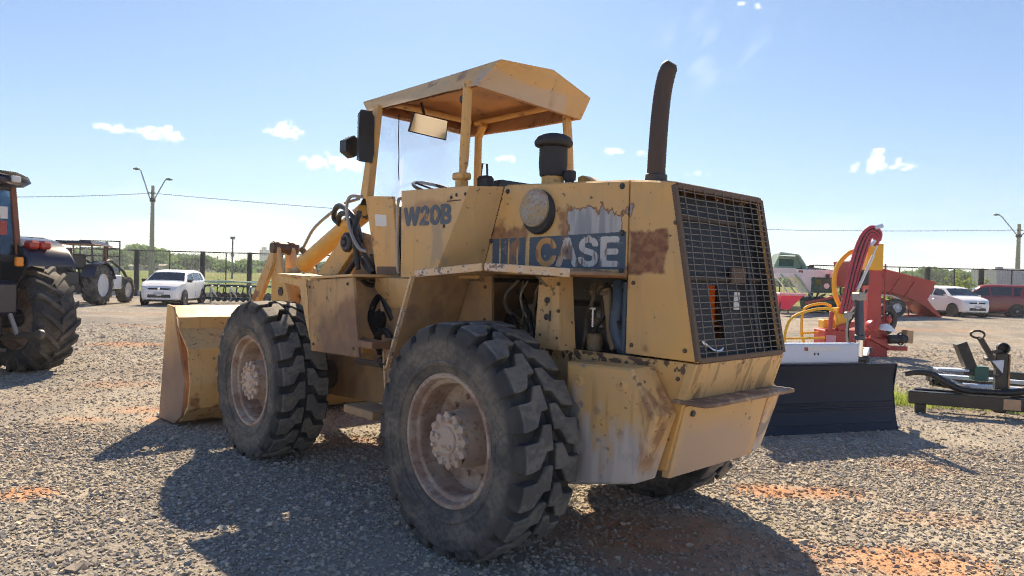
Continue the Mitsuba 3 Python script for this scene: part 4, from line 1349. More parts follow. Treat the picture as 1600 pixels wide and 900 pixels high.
# ---------------------------------------------------------------- near tractor at the left edge
TR = thing('tractor', 'dark glossy cab tractor with red tail lamps cut off by the left edge', 'tractor')
with at(frame(-7.17, 10.6, 0, -66)):
    # local origin on the ground under the rear axle, at the right wheel's centre line
    for (y, s, sd) in ((0, 1, 1), (1.62, -1, 2)):
        w = numbered(TR + '__wheel')
        t = R1_tyre(.80, .285, .46, 18, .055)
        part(w, 'tyre', moved(t, 0, y, .785), 'rubber', 30)
        part(w, 'rim', moved(disc_rim(.46, .28, s, .12, .1), 0, y, .785), 'rim_soil', 35)
    part(TR, 'rear_axle', join(rod((0, .0, .785), (0, 1.62, .785), .13, 16), cbox(-.35, .5, .55, 1.07, .55, 1.15, .04)), 'dark_metal')
    for yy in (.45, 1.15):
        part(TR, 'lift_link', join(bar((-.2, yy + .06, .55), (-.95, yy, .62), .045, .09), lathe([(.065, -.03), (.07, -.02), (.07, .02), (.065, .03), (0, .03)], (-.97, yy, .62), (0, 1, 0), 16)), 'oily_metal')
        part(TR, 'lift_rod', rod((-.55, yy + .05, .60), (-.25, yy + .08, 1.2), .03, 10), 'steel_grey')
    part(TR, 'drawbar', bar((.2, .81, .42), (-.75, .81, .42), .10, .05), 'dark_metal')
    for (y0, y1) in ((-.30, .40), (1.22, 1.92)):
        prof = [(-.60, 1.56), (-.60, 1.66), (-.50, 1.80), (-.28, 1.93), (.10, 1.99), (.60, 1.95), (.95, 1.75)]
        V, F = [], []
        for yy, dz in ((y0, -.07), (y0 + .06, 0), (y1 - .05, 0), (y1, -.03)):
            V += [(x, yy, z + dz) for x, z in prof]
        n = len(prof)
        for i in range(3):
            for q in range(n - 1):
                F.append([i * n + q, i * n + q + 1, (i + 1) * n + q + 1, (i + 1) * n + q])
        f = part(TR, 'fender', sheet(V, F, .04), 'black_gloss', 50)
        yb = y1 - .36 if y0 < 0 else y0 + .04
        for q in (0, .17):
            part(f, 'tail_lamp', cbox(-.58, -.40, yb + q, yb + q + .14, 1.80, 1.92, .03), 'tail_red')
        part(f, 'inner_panel', prism([(-.55, 1.55), (-.45, 1.84), (.1, 1.95), (.8, 1.8), (.8, 1.1), (-.2, 1.1)], 'y', y1 - .03 if y0 < 0 else y0, y1 if y0 < 0 else y0 + .03, .004), 'black_plastic')
    part(TR, 'amber_lamp', cbox(-.62, -.55, .46, .56, 1.55, 1.68, .015), 'amber')
    part(TR, 'body', join(cbox(-.45, .9, .40, 1.22, .85, 1.35, .06), cbox(.9, 3.0, .45, 1.17, .75, 1.55, .08)), 'black_gloss')
    for yy in (.40, 1.22):
        part(TR, 'cab_post', bar((-.36, yy - .02 * (1 if yy < 1 else -1), 1.65), (-.24, yy, 2.66), .05, .07, up=(0, 1, 0)), 'orange_trim')
        part(TR, 'cab_post', bar((1.10, yy, 1.55), (1.0, yy, 2.66), .07, .09, up=(0, 1, 0)), 'black_plastic')
    part(TR, 'rear_window', hull([(-.35, .42, 1.7), (-.35, 1.20, 1.7), (-.23, .42, 2.64), (-.23, 1.20, 2.64), (-.344, .42, 1.7), (-.224, 1.20, 2.64)]), 'window_glass', False)
    part(TR, 'side_window', hull([(-.32, .40, 1.7), (1.08, .40, 1.6), (-.22, .41, 2.64), (1.0, .41, 2.64), (-.32, .404, 1.7), (1.0, .414, 2.64)]), 'window_glass', False)
    part(TR, 'window_frame', bar((-.36, .36, 1.66), (-.36, 1.26, 1.66), .06, .10), 'black_plastic')
    part(TR, 'window_frame', bar((-.23, .36, 2.64), (-.23, 1.26, 2.64), .05, .06), 'black_plastic')
    RZ = .20
    part(TR, 'roof', hull([(-.42, .36, 2.46 + RZ), (-.42, 1.26, 2.46 + RZ), (1.2, .36, 2.46 + RZ), (1.2, 1.26, 2.46 + RZ), (-.54, .33, 2.52 + RZ), (-.54, 1.30, 2.52 + RZ), (-.52, .36, 2.60 + RZ), (-.52, 1.27, 2.60 + RZ), (1.25, .30, 2.54 + RZ), (1.25, 1.32, 2.54 + RZ), (-.38, .44, 2.67 + RZ), (-.38, 1.2, 2.67 + RZ), (1.1, .44, 2.68 + RZ), (1.1, 1.2, 2.68 + RZ), (-.1, .55, 2.70 + RZ), (-.1, 1.1, 2.70 + RZ)]), 'black_gloss', 60)
    for yy in (.48, 1.02):
        part(TR, 'roof_lamp', cbox(-.57, -.48, yy, yy + .12, 2.51 + RZ, 2.60 + RZ, .015), 'lamp_glass')
    part(TR, 'seat', join(cbox(.25, .45, .55, 1.07, 1.6, 2.35, .06), cbox(.3, .8, .55, 1.07, 1.45, 1.6, .05)), 'black_plastic')
    part(TR, 'sticker', cbox(-.322, -.312, .52, .62, 1.98, 2.18, 0), 'tail_red')
    part(TR, 'sticker', cbox(-.302, -.292, .50, .62, 2.21, 2.38, 0), 'sticker_white')
    for y, s in ((.1, 1), (1.52, -1)):
        simple_wheel(TR, 2.6, y, .58, .2, .32, s, 'steel_grey', R1_tyre(.58, .2, .32, 16, .04))

# ---------------------------------------------------------------- far tractor with front loader
FT = thing('tractor', 'black tractor with flat canopy, white wheel rims and upright loader frame', 'tractor')
with at(frame(-16.4, 28.3, 0, -4)):
    # origin under the rear right wheel
    for y, s in ((0, -1), (1.5, 1)):
        simple_wheel(FT, 0, y, .80, .24, .45, s, 'alloy_white', R1_tyre(.80, .24, .45, 18, .05))
        simple_wheel(FT, 2.35, y + (.05 if s < 0 else -.05), .56, .18, .32, s, 'alloy_white', R1_tyre(.56, .18, .32, 16, .04))
        yy = y
        V = []
        angs = np.radians([15, 50, 90, 130, 160])
        F = []
        for q in (-.26, .26):
            for a in angs:
                V.append((.92 * math.cos(a), yy + q, .80 + .92 * math.sin(a)))
        for j in range(4):
            F.append([j, j + 1, j + 6, j + 5])
        part(FT, 'fender', sheet(V, F, .02), 'black_gloss', 50)
    part(FT, 'rear_axle', join(rod((0, 0, .8), (0, 1.5, .8), .12, 14), cbox(-.3, .6, .5, 1.0, .5, 1.25, .04)), 'dark_metal')
    part(FT, 'front_axle', rod((2.35, .05, .56), (2.35, 1.45, .56), .08, 12), 'dark_metal')
    part(FT, 'bonnet', hull([(.8, .42, .75), (.8, 1.08, .75), (2.9, .46, .75), (2.9, 1.04, .75), (.8, .42, 1.55), (.8, 1.08, 1.55), (2.85, .50, 1.4), (2.85, 1.0, 1.4), (2.5, .52, 1.5), (2.5, .98, 1.5)]), 'black_gloss', 30)
    part(FT, 'exhaust', tube([(1.3, .36, 1.4), (1.3, .36, 1.6), (1.3, .36, 2.35), (1.24, .30, 2.55)], [.05, .09, .09, .05], 14), 'black_plastic')
    for yy in (.12, 1.38):
        part(FT, 'canopy_post', bar((-.25, yy, 1.5), (-.32, yy, 2.40), .05, .05, up=(0, 1, 0)), 'black_plastic')
        part(FT, 'canopy_post', bar((.85, yy, 1.45), (.75, yy, 2.38), .05, .05, up=(0, 1, 0)), 'orange_trim')
    part(FT, 'canopy', join(hull([(-.5, 0, 2.40), (-.5, 1.5, 2.40), (1.0, 0, 2.36), (1.0, 1.5, 2.36), (-.45, .1, 2.52), (-.45, 1.4, 2.52), (.7, .1, 2.52), (.7, 1.4, 2.52)])), 'black_gloss', 30)
    part(FT, 'canopy_trim', join(bar((-.51, -.02, 2.385), (1.02, -.02, 2.345), .03, .05), bar((-.52, -.02, 2.385), (-.52, 1.52, 2.385), .03, .05)), 'orange_trim')
    part(FT, 'seat', join(cbox(-.1, .05, .5, 1.0, 1.45, 2.0, .04), cbox(-.05, .4, .5, 1.0, 1.4, 1.52, .03)), 'black_plastic')
    part(FT, 'steering_wheel', tube([(.72 + .05 * math.cos(t), .75 + .2 * math.sin(t), 1.78 + .18 * math.cos(t)) for t in np.linspace(0, 2 * PI, 21)], .014, 6), 'black_plastic')
    for yy in (.25, 1.25):
        part(FT, 'loader_arm', tube([(.95, yy, .9), (1.0, yy, 1.75), (1.5, yy, 1.8), (2.6, yy, 1.35), (3.3, yy, .7)], .06, 8), 'dark_metal')
        part(FT, 'loader_cylinder', rod((1.0, yy, 1.1), (2.2, yy, 1.40), .04, 8), 'steel_grey')
    b = MB()
    for yy in (-.05, 1.55):
        b += rod((1.6, yy, 1.3), (1.6, yy, 2.62), .028, 8)
    for zz in (2.60, 2.3, 1.98):
        b += rod((1.6, -.05, zz), (1.6, 1.55, zz), .022, 8)
    part(FT, 'guard_frame', b, 'dark_metal')
    part(FT, 'side_tank', cbox(.95, 1.6, -.15, .22, .62, 1.2, .02), 'hopper_white')
    part(FT, 'rear_hitch', join(bar((-.2, .4, .55), (-.9, .35, .5), .05, .08), bar((-.2, 1.1, .55), (-.9, 1.15, .5), .05, .08), cbox(-.5, -.3, .5, 1.0, .8, 1.3, .02)), 'dark_metal')


# ---------------------------------------------------------------- cars
def car(label, loc, heading, paint_mat, L=3.95, W=1.66, H=1.47, wheelbase=2.47, kind='hatch', seen='all', group=None):
    C = thing('parked_car', label, 'car', group)
    fx = wheelbase / 2 + .06
    rx = fx - wheelbase
    xf, xr = L / 2, -L / 2
    if kind == 'hatch':
        roofc = [(xr, .62, .80), (xr + .03, .90, .96), (xr + .22, .96, 1.22), (xr + .48, .99, 1.40), (xr + .95, 1.00, H - .01), (0.0, .99, H), (.35, .975, H - .03), (.62, .965, H - .10), (1.18, .95, 1.02), (1.24, .94, .985), (1.60, .88, .91), (xf - .12, .75, .80), (xf - .02, .60, .64)]
    else:
        roofc = [(xr, .75, .90), (xr + .02, .95, 1.0), (xr + .10, 1.0, 1.45), (xr + .25, 1.02, H - .02), (xr + 1.0, 1.02, H), (.0, 1.0, H), (.25, .99, H - .03), (.45, .98, H - .1), (.98, .97, 1.10), (1.05, .96, 1.05), (1.5, .93, .98), (xf - .1, .85, .90), (xf, .7, .74)]
    X = [q[0] for q in roofc]
    xs_ = np.unique(np.concatenate([np.linspace(xr, xf, 45), X]))
    belt = np.interp(xs_, X, [q[1] for q in roofc])
    roof = np.interp(xs_, X, [q[2] for q in roofc])
    taper = np.interp(xs_, [xr, xr + .12, xr + .5, 0, xf - .7, xf - .2, xf - .03, xf], [.86, .94, .985, 1, .985, .90, .76, .66])
    hw = W / 2 * taper
    zb = np.interp(xs_, [xr, xr + .3, xf - .35, xf], [.34, .22, .20, .26])
    cab = np.clip((roof - belt) / .42, 0, 1)
    rows = []
    for x, w, z0, zb_, zr, c in zip(xs_, hw, zb, belt, roof, cab):
        wr = w * (1 - .20 * c)
        zb2 = min(zb_, zr - .005)
        rows.append([(x, w * .80, z0), (x, w * .96, z0 + .04), (x, w, z0 + .2), (x, w * 1.005, .5 * (z0 + zb2) + .08), (x, w * .995, zb2 - .06), (x, w * .97, zb2), (x, wr + .01, zr - .06 * c - .004), (x, wr - .05, zr - .012), (x, wr * .6, zr + .008), (x, 0, zr + .014)])
    rows = np.array(rows)
    m_, k_ = rows.shape[:2]
    # wheel arches: push body up around wheels
    V = rows.copy()
    F = [(i * k_ + j, i * k_ + j + 1, (i + 1) * k_ + j + 1, (i + 1) * k_ + j) for i in range(m_ - 1) for j in range(k_ - 1)]
    half = TM(V.reshape(-1, 3), [(a, b_, c) for a, b_, c, d in F] + [(a, c, d) for a, b_, c, d in F])
    endcaps = MB()
    for i in (0, m_ - 1):
        fan = V[i]
        q = np.vstack([fan, [[fan[0][0], 0, fan[0][2]]]])
        cpt = np.array([[fan[0][0] + (.015 if i else -.015), 0, .5 * (fan[0][2] + fan[-1][2])]])
        n = len(q)
        endcaps += TM(np.vstack([q, cpt]), [(a, (a + 1) % n, n) for a in range(n)])
    body = join(half, mirror(half), endcaps.mesh(), mirror(endcaps.mesh()))
    with at(frame(loc[0], loc[1], loc[2], heading)):
        part(C, 'body', body, paint_mat, 32)

        def surf(x, t, off=.006, s=1):
            """point on the greenhouse side between belt (t=0) and roof edge (t=1)"""
            a = np.array([np.interp(x, xs_, V[:, 5, q]) for q in (1, 2)])
            c = np.array([np.interp(x, xs_, V[:, 6, q]) for q in (1, 2)])
            p = a + (c - a) * t
            return (x, s * (p[0] + off), p[1] + off * .4)

        if kind == 'hatch':
            spans = [((.02, 1.06), (.08, .60)), ((-.92, -.06), (-.90, -.02)), ((-1.42, -1.0), (-1.25, -1.0))]
        else:
            spans = [((.0, .86), (.05, .42)), ((-.92, -.08), (-.92, -.03)), ((-1.75, -1.02), (-1.68, -1.02))]
        for s in (1, -1):
            for (b0, b1), (t0, t1) in spans:
                pts = [surf(b0, .10, s=s), surf(b1, .10, s=s), surf(t1, .88, s=s), surf(t0, .88, s=s)]
                part(C, 'side_window', sheet(pts, [[0, 1, 2, 3] if s > 0 else [3, 2, 1, 0]], .004), 'car_glass', False)

        def cross(xa, xb, fa, fb, name):
            rowsx = []
            for x, fr in ((xa, fa), (.5 * (xa + xb), .5 * (fa + fb)), (xb, fb)):
                w9 = np.interp(x, xs_, V[:, 7, 1]) * fr
                z9 = np.interp(x, xs_, V[:, 9, 2]); z7 = np.interp(x, xs_, V[:, 8, 2])
                rowsx.append([(x, -w9, np.interp(x, xs_, V[:, 7, 2]) + .012), (x, -w9 * .5, z7 + .010), (x, 0, z9 + .010), (x, w9 * .5, z7 + .010), (x, w9, np.interp(x, xs_, V[:, 7, 2]) + .012)])
            v = np.array(rowsx).reshape(-1, 3)
            part(C, name, sheet(v, [[i * 5 + j, i * 5 + j + 1, i * 5 + j + 6, i * 5 + j + 5] for i in range(2) for j in range(4)], .004), 'car_glass', 40)
        if kind == 'hatch':
            cross(1.16, .66, .98, .97, 'windscreen')
            cross(xr + .10, xr + .44, .9, .9, 'rear_window')
        else:
            cross(.96, .48, .98, .97, 'windscreen')
            v = [(xr + .02, -.6, 1.08), (xr + .02, .6, 1.08), (xr + .085, .56, 1.42), (xr + .085, -.56, 1.42)]
            part(C, 'rear_window', sheet(v, [[0, 1, 2, 3]], .004), 'car_glass', False)
        for x in (fx, rx):
            for s in (1, -1):
                part(C, 'wheel_arch', moved(lathe([(.0, -.02), (.355, -.02), (.365, .012), (.33, .016), (0, .016)], axis=(0, 1, 0), n=32), x, s * (W / 2 - .012), .31), 'black_plastic')
                simple_wheel(C, x, s * (W / 2 - .085), .305, .1, .19, s, 'alloy_white' if paint_mat == 'car_white' and seen == 'white' else 'dark_metal' if seen == 'dark' else 'steel_grey')
        nose = lambda y: xf - .02 - .55 * (abs(y) / (W / 2)) ** 3
        for s in (1, -1):
            part(C, 'headlight', hull([(xf - .10, s * .52, .66), (xf - .05, s * .42, .70), (xf - .30, s * .755, .70), (xf - .42, s * .775, .80), (xf - .22, s * .56, .80), (xf - .13, s * .46, .765)]), 'lamp_glass')
            part(C, 'tail_lamp', hull([(xr + a, s * b_, z) for a, b_, z in ((.0, .55, .80), (.0, .68, .78), (.16, .80, .82), (.0, .56, .98), (.02, .68, 1.0), (.18, .78, .98))]), 'tail_red')
            part(C, 'mirror', hull([(.98 + a, s * (.84 + b_), 1.02 + z) for a in (-.05, .05) for b_ in (0, .15) for z in (-.06, .06)]), paint_mat if seen != 'blackmirror' else 'black_plastic')
            part(C, 'door_handle', cbox(.05, .20, s * (W / 2 + .0), s * (W / 2 + .02), .80, .83, .006), paint_mat)
            part(C, 'door_seam', cbox(-.055, -.045, s * (W / 2 - .01), s * (W / 2 + .003), .35, .92, 0), 'black_plastic')
            part(C, 'sill', cbox(rx + .38, fx - .38, s * (W / 2 - .02), s * (W / 2 + .004), .21, .27, .004), 'black_plastic')
            part(C, 'fog_lamp', hull([(xf - .10, s * .50, .34), (xf - .10, s * .50, .44), (xf - .33, s * .74, .36), (xf - .33, s * .74, .46), (xf - .2, s * .5, .4)]), 'black_plastic')
        part(C, 'grille', hull([(xf + .005, -.38, .66), (xf + .005, .38, .66), (xf - .03, -.42, .72), (xf - .03, .42, .72), (xf - .10, 0, .7), (xf - .07, -.46, .69), (xf - .07, .46, .69)]), 'black_plastic')
        part(C, 'lower_grille', hull([(xf + .012, -.45, .33), (xf + .012, .45, .33), (xf + .012, -.42, .46), (xf + .012, .42, .46), (xf - .06, -.5, .4), (xf - .06, .5, .4)]), 'black_plastic')
        part(C, 'number_plate', cbox(xf + .012, xf + .022, -.2, .2, .46, .58, .002), 'plate_grey')
        part(C, 'number_plate', cbox(xr - .03, xr - .018, -.2, .2, .58, .70, .002), 'plate_grey')
        part(C, 'badge', lathe([(.05, 0), (.05, .01), (0, .012)], (xf + .0, 0, .705), (1, 0, 0), 16), 'chrome')
        part(C, 'underbody', cbox(xr + .15, xf - .2, -W / 2 + .12, W / 2 - .12, .16, .30, .02), 'black_plastic')
    return C


car('white hatchback facing the camera in front of the fence, left of the bucket', (-14.6, 30.9, 0), 172, 'car_white', seen='blackmirror')
car('white hatchback with black wheels parked beside the red tipping trailer', (21.95, 36.0, .2), 171, 'car_white', L=3.93, W=1.7, H=1.48, wheelbase=2.53, seen='dark')
car('dark red boxy car parked in front of the white container', (24.65, 37.0, .2), -64, 'car_red', L=3.9, W=1.75, H=1.62, wheelbase=2.45, kind='suv', seen='grey')

# ---------------------------------------------------------------- harrow behind the bucket
HA = thing('disc_harrow', 'low dark farm implement of discs, pale springs and frame bars beside the white hatchback', 'farm implement')
with at(frame(-12.6, 32.6, 0, 0)):
    b = MB()
    for x in (0, .7):
        b += bar((x, 1.35, .80), (x, -1.35, .80), .10, .10)
    for y in (-1.3, -.45, .45, 1.3):
        b += bar((-.3, y, .80), (1.1, y, .80), .08, .08)
    b += bar((-.1, 1.4, .22), (-.1, -1.4, .22), .09, .12)
    part(HA, 'frame', b, 'teal_dark')
    part(HA, 'top_bar', join(tube([(-.1, 1.5, .98), (-.1, .5, 1.02), (-.1, -1.4, .95)], .035, 8), tube([(.3, 1.4, .92), (.3, -1.5, 1.05)], .03, 8), bar((.2, .9, .85), (.2, .9, 1.12), .06, .06)), 'green_pale')
    for i in range(10):
        y = 1.3 - i * .29
        part(HA, 'tine', tube([(0, y, .78), (-.28, y, .74), (-.36, y, .5), (-.18, y, .32), (-.34, y, .12)], .028, 8, 4), 'steel_grey' if i % 3 == 1 else 'dark_metal')
        part(HA, 'disc', lathe([(.23, 0), (.235, .004), (.12, .04), (0, .05)], (.75, y + .1, .27), (.35, 1, 0), 22), 'dark_metal')
    for y in (1.05, .15, -.85):
        part(HA, 'hydraulic_ram', join(rod((-.35, y, .75), (-.30, y - .22, .42), .045, 10), rod((-.30, y - .22, .42), (-.28, y - .30, .30), .02, 8)), 'alloy_white')
    for y in (-1.2, 1.2):
        part(HA, 'stand', bar((.1, y, .78), (.1, y, 0), .07, .07, up=(1, 0, 0)), 'green_pale')
    part(HA, 'seed_box', cbox(-.30, -.2, 1.32, 1.48, .45, .8, .02), 'sticker_white')

# ---------------------------------------------------------------- loader blade with ram in the right foreground
BL = thing('dozer_blade', 'black dozer blade with white top beam standing on the gravel right of the loader', 'blade')
with at(frame(3.41, 7.74, 0, 180 - 17.5)):
    # local x towards the camera; y to the right as seen by the camera is negative... face looks along +x
    sec = [(.085, .0), (.055, .10), (.022, .24), (.0, .42), (.002, .58), (.03, .72), (.045, .735), (.0, .745), (-.03, .58), (-.035, .42), (-.012, .22), (.03, .07), (.06, 0)]
    part(BL, 'mouldboard', prism(sec, 'y', -1.0, .96, .003), 'blade_black', 12)
    for z, x in ((.24, .022), (.30, .013)):
        part(BL, 'rib', bar((x + .006, -.98, z), (x + .006, .94, z), .014, .03), 'blade_black')
    part(BL, 'cutting_edge', prism([(.098, .0), (.072, .085), (.060, .085), (.084, 0)], 'y', -1.0, .885, .002), 'blade_black')
    part(BL, 'end_plate', prism([(.085, .0), (.045, .12), (.0, .42), (.04, .735), (-.05, .74), (-.10, .40), (-.02, .0)], 'y', .962, .974, .002), 'blade_black')
    k = part(BL, 'top_beam', cbox(-.14, -.03, -1.1, .50, .74, .955, .012), 'bar_white', label='pale beam along the top of the blade')
    part(k, 'sticker', cbox(-.0295, -.0285, -.24, .08, .875, .915, 0), 'sticker_white', label='small white and dark red maker sticker')
    part(k, 'sticker', cbox(-.0283, -.0275, -.24, -.19, .876, .914, 0), 'car_red')
    part(k, 'sticker', cbox(-.0295, -.0285, .085, .21, .88, .91, 0), 'sticker_white')
    for y in (-.10, -.055):
        part(k, 'hole', lathe([(.013, 0), (.013, .003), (0, .003)], (-.03, y, .84), (1, 0, 0), 12), 'black_plastic')
    R = BL + '__hydraulic_ram'
    part(R, 'barrel', join(rod((-.09, .555, 1.03), (-.11, .545, 1.44), .050, 20), lathe([(.06, 0), (.06, .05), (.05, .06)], (-.088, .555, .99), (0, 0, 1), 20)), 'navy_tube')
    part(R, 'rod', rod((-.085, .555, .80), (-.09, .555, 1.0), .036, 16), 'chrome')
    part(R, 'cap', cbox(-.17, -.05, .49, .60, 1.43, 1.52, .012), 'steel_grey')
    part(R, 'clevis', join(rod((-.085, .44, .775), (-.085, .66, .775), .04, 14), cbox(-.13, -.04, .455, .49, .74, .82, .006), cbox(-.13, -.04, .62, .655, .74, .82, .006)), 'dark_metal')
    part(R, 'hose', tube([(-.12, .50, 1.35), (-.14, .44, 1.25), (-.14, .42, 1.05), (-.12, .43, .85), (-.16, .36, .80)], .013, 8, 6), 'hose_steel')
    part(R, 'hose', tube([(-.12, .52, 1.30), (-.16, .46, 1.15), (-.15, .45, .98), (-.13, .38, .86), (-.13, .34, .94), (-.2, .30, .80)], .013, 8, 6), 'hose_black')
    part(R, 'valve', cbox(-.16, -.10, .38, .46, 1.22, 1.30, .012), 'steel_grey')
    part(BL, 'push_arm', bar((-.10, .62, .76), (-.75, 1.30, .80), .06, .07), 'bar_white')
    part(BL, 'push_arm', bar((-.12, .70, .70), (-.50, .86, .05), .05, .06), 'dark_metal')
    part(BL, 'hitch_eye', lathe([(.05, -.03), (.06, -.02), (.06, .02), (.05, .03), (.03, .03), (.03, -.03)], (-.78, 1.33, .80), (0, 0, 1), 16), 'dark_metal')
    part(BL, 'pad', cbox(-.24, .02, .98, 1.08, .004, .03, .005), 'steel_grey')
    part(BL, 'rear_frame', join(bar((-.12, -.8, .4), (-.8, -.5, .35), .08, .10), bar((-.12, .5, .4), (-.8, .3, .35), .08, .10), bar((-.8, -.6, .35), (-.8, .4, .35), .09, .09)), 'dark_metal')

# ---------------------------------------------------------------- black hitch frame at the right edge
HF = thing('hitch_frame', 'black steel implement frame with a wavy bar and upright leaning post, right of the blade', 'farm implement')
with at(frame(5.10, 9.10, 0, 90 + 22)):
    # local x runs along the beam to the right, y away from the camera
    part(HF, 'beam', cbox(0, 1.62, -.04, .07, .115, .275, .008), 'frame_black')
    part(HF, 'beam', bar((.12, .40, .24), (1.75, .42, .24), .09, .05), 'frame_black')
    for x in (.08, 1.50):
        part(HF, 'foot', cbox(x, x + .12, -.03, .06, .0, .115, .006), 'frame_black')
    part(HF, 'wood_block', cbox(1.02, 1.20, -.046, -.01, .13, .262, .004), 'wood_block')
    part(HF, 'wood_block', cbox(.78, 1.12, .10, .25, .255, .31, .006), 'wood_block')
    part(HF, 'wavy_bar', tube([(-.03, .13, .47), (.10, .13, .50), (.26, .13, .49), (.44, .13, .39), (.62, .13, .315), (.92, .13, .31), (1.18, .13, .33), (1.42, .13, .41), (1.62, .13, .405), (1.9, .13, .31)], [.034, .036, .042, .048, .046, .046, .048, .042, .036, .032], 14, 5), 'frame_black', 40)
    part(HF, 'post', cbox(.98, 1.11, .20, .32, .05, .80, .008), 'frame_black')
    part(HF, 'post_edge', cbox(1.112, 1.132, .20, .30, .08, .79, .003), 'rusty_paint')
    k = HF + '__jack'
    part(k, 'arm', bar((1.0, .24, .62), (.80, .22, .98), .06, .085, up=(0, 1, 0)), 'frame_black')
    part(k, 'loop', tube([(.775 + .075 * math.cos(t), .22, 1.02 + .045 * math.sin(t)) for t in np.linspace(0, 2 * PI, 25)], .013, 8), 'frame_black')
    part(k, 'knuckle', lathe([(.05, -.06), (.07, -.04), (.07, .04), (.05, .06), (0, .06)], (1.06, .25, .86), (0, 1, 0), 18), 'frame_black')
    part(k, 'link', bar((.90, .20, .80), (1.04, .22, .83), .04, .04, up=(0, 1, 0)), 'frame_black')
    part(k, 'pin', rod((.88, .12, .72), (.88, .30, .72), .025, 10), 'dark_metal')
    part(k, 'bracket', prism([(.93, .70), (1.05, .55), (1.06, .72)], 'y', .18, .23, .003), 'bar_white')
    part(k, 'pin', rod((.96, .12, .52), (1.08, .30, .52), .022, 10), 'dark_metal')
# second implement lying behind it
HB = thing('hitch_frame', 'long flat grey and black implement bars lying in grass at the right edge', 'farm implement')
with at(frame(6.45, 10.15, 0, 90 + 12)):
    part(HB, 'bar', bar((.0, 0, .42), (2.6, -.05, .30), .14, .10), 'frame_black')
    part(HB, 'bar', bar((-.25, .30, .30), (2.6, .30, .22), .16, .05), 'bar_white')
    part(HB, 'bar', bar((-.25, .62, .22), (2.6, .70, .20), .12, .08), 'frame_black')
    part(HB, 'bar', bar((-.1, -.3, .26), (2.4, -.45, .20), .10, .05), 'bar_white')
    part(HB, 'upright', bar((.10, 0, .45), (-.05, 0, .82), .14, .16, up=(0, 1, 0)), 'frame_black')
    part(HB, 'bracket', cbox(-.35, .05, -.1, .1, .42, .45, .004), 'bar_white')
    part(HB, 'bracket', cbox(.12, .30, -.1, .1, .30, .50, .01), 'green_paint')
    part(HB, 'crosspiece', bar((-.15, -.55, .22), (-.15, .8, .24), .10, .10), 'frame_black')
    part(HB, 'clamp', join(lathe([(.06, -.05), (.07, 0), (.06, .05), (0, .05)], (-.45, -.30, .30), (0, 1, 0), 14), rod((-.5, -.3, .27), (-.2, -.2, .22), .045, 10), rod((-.3, -.35, .3), (-.25, .0, .22), .035, 8)), 'frame_black')

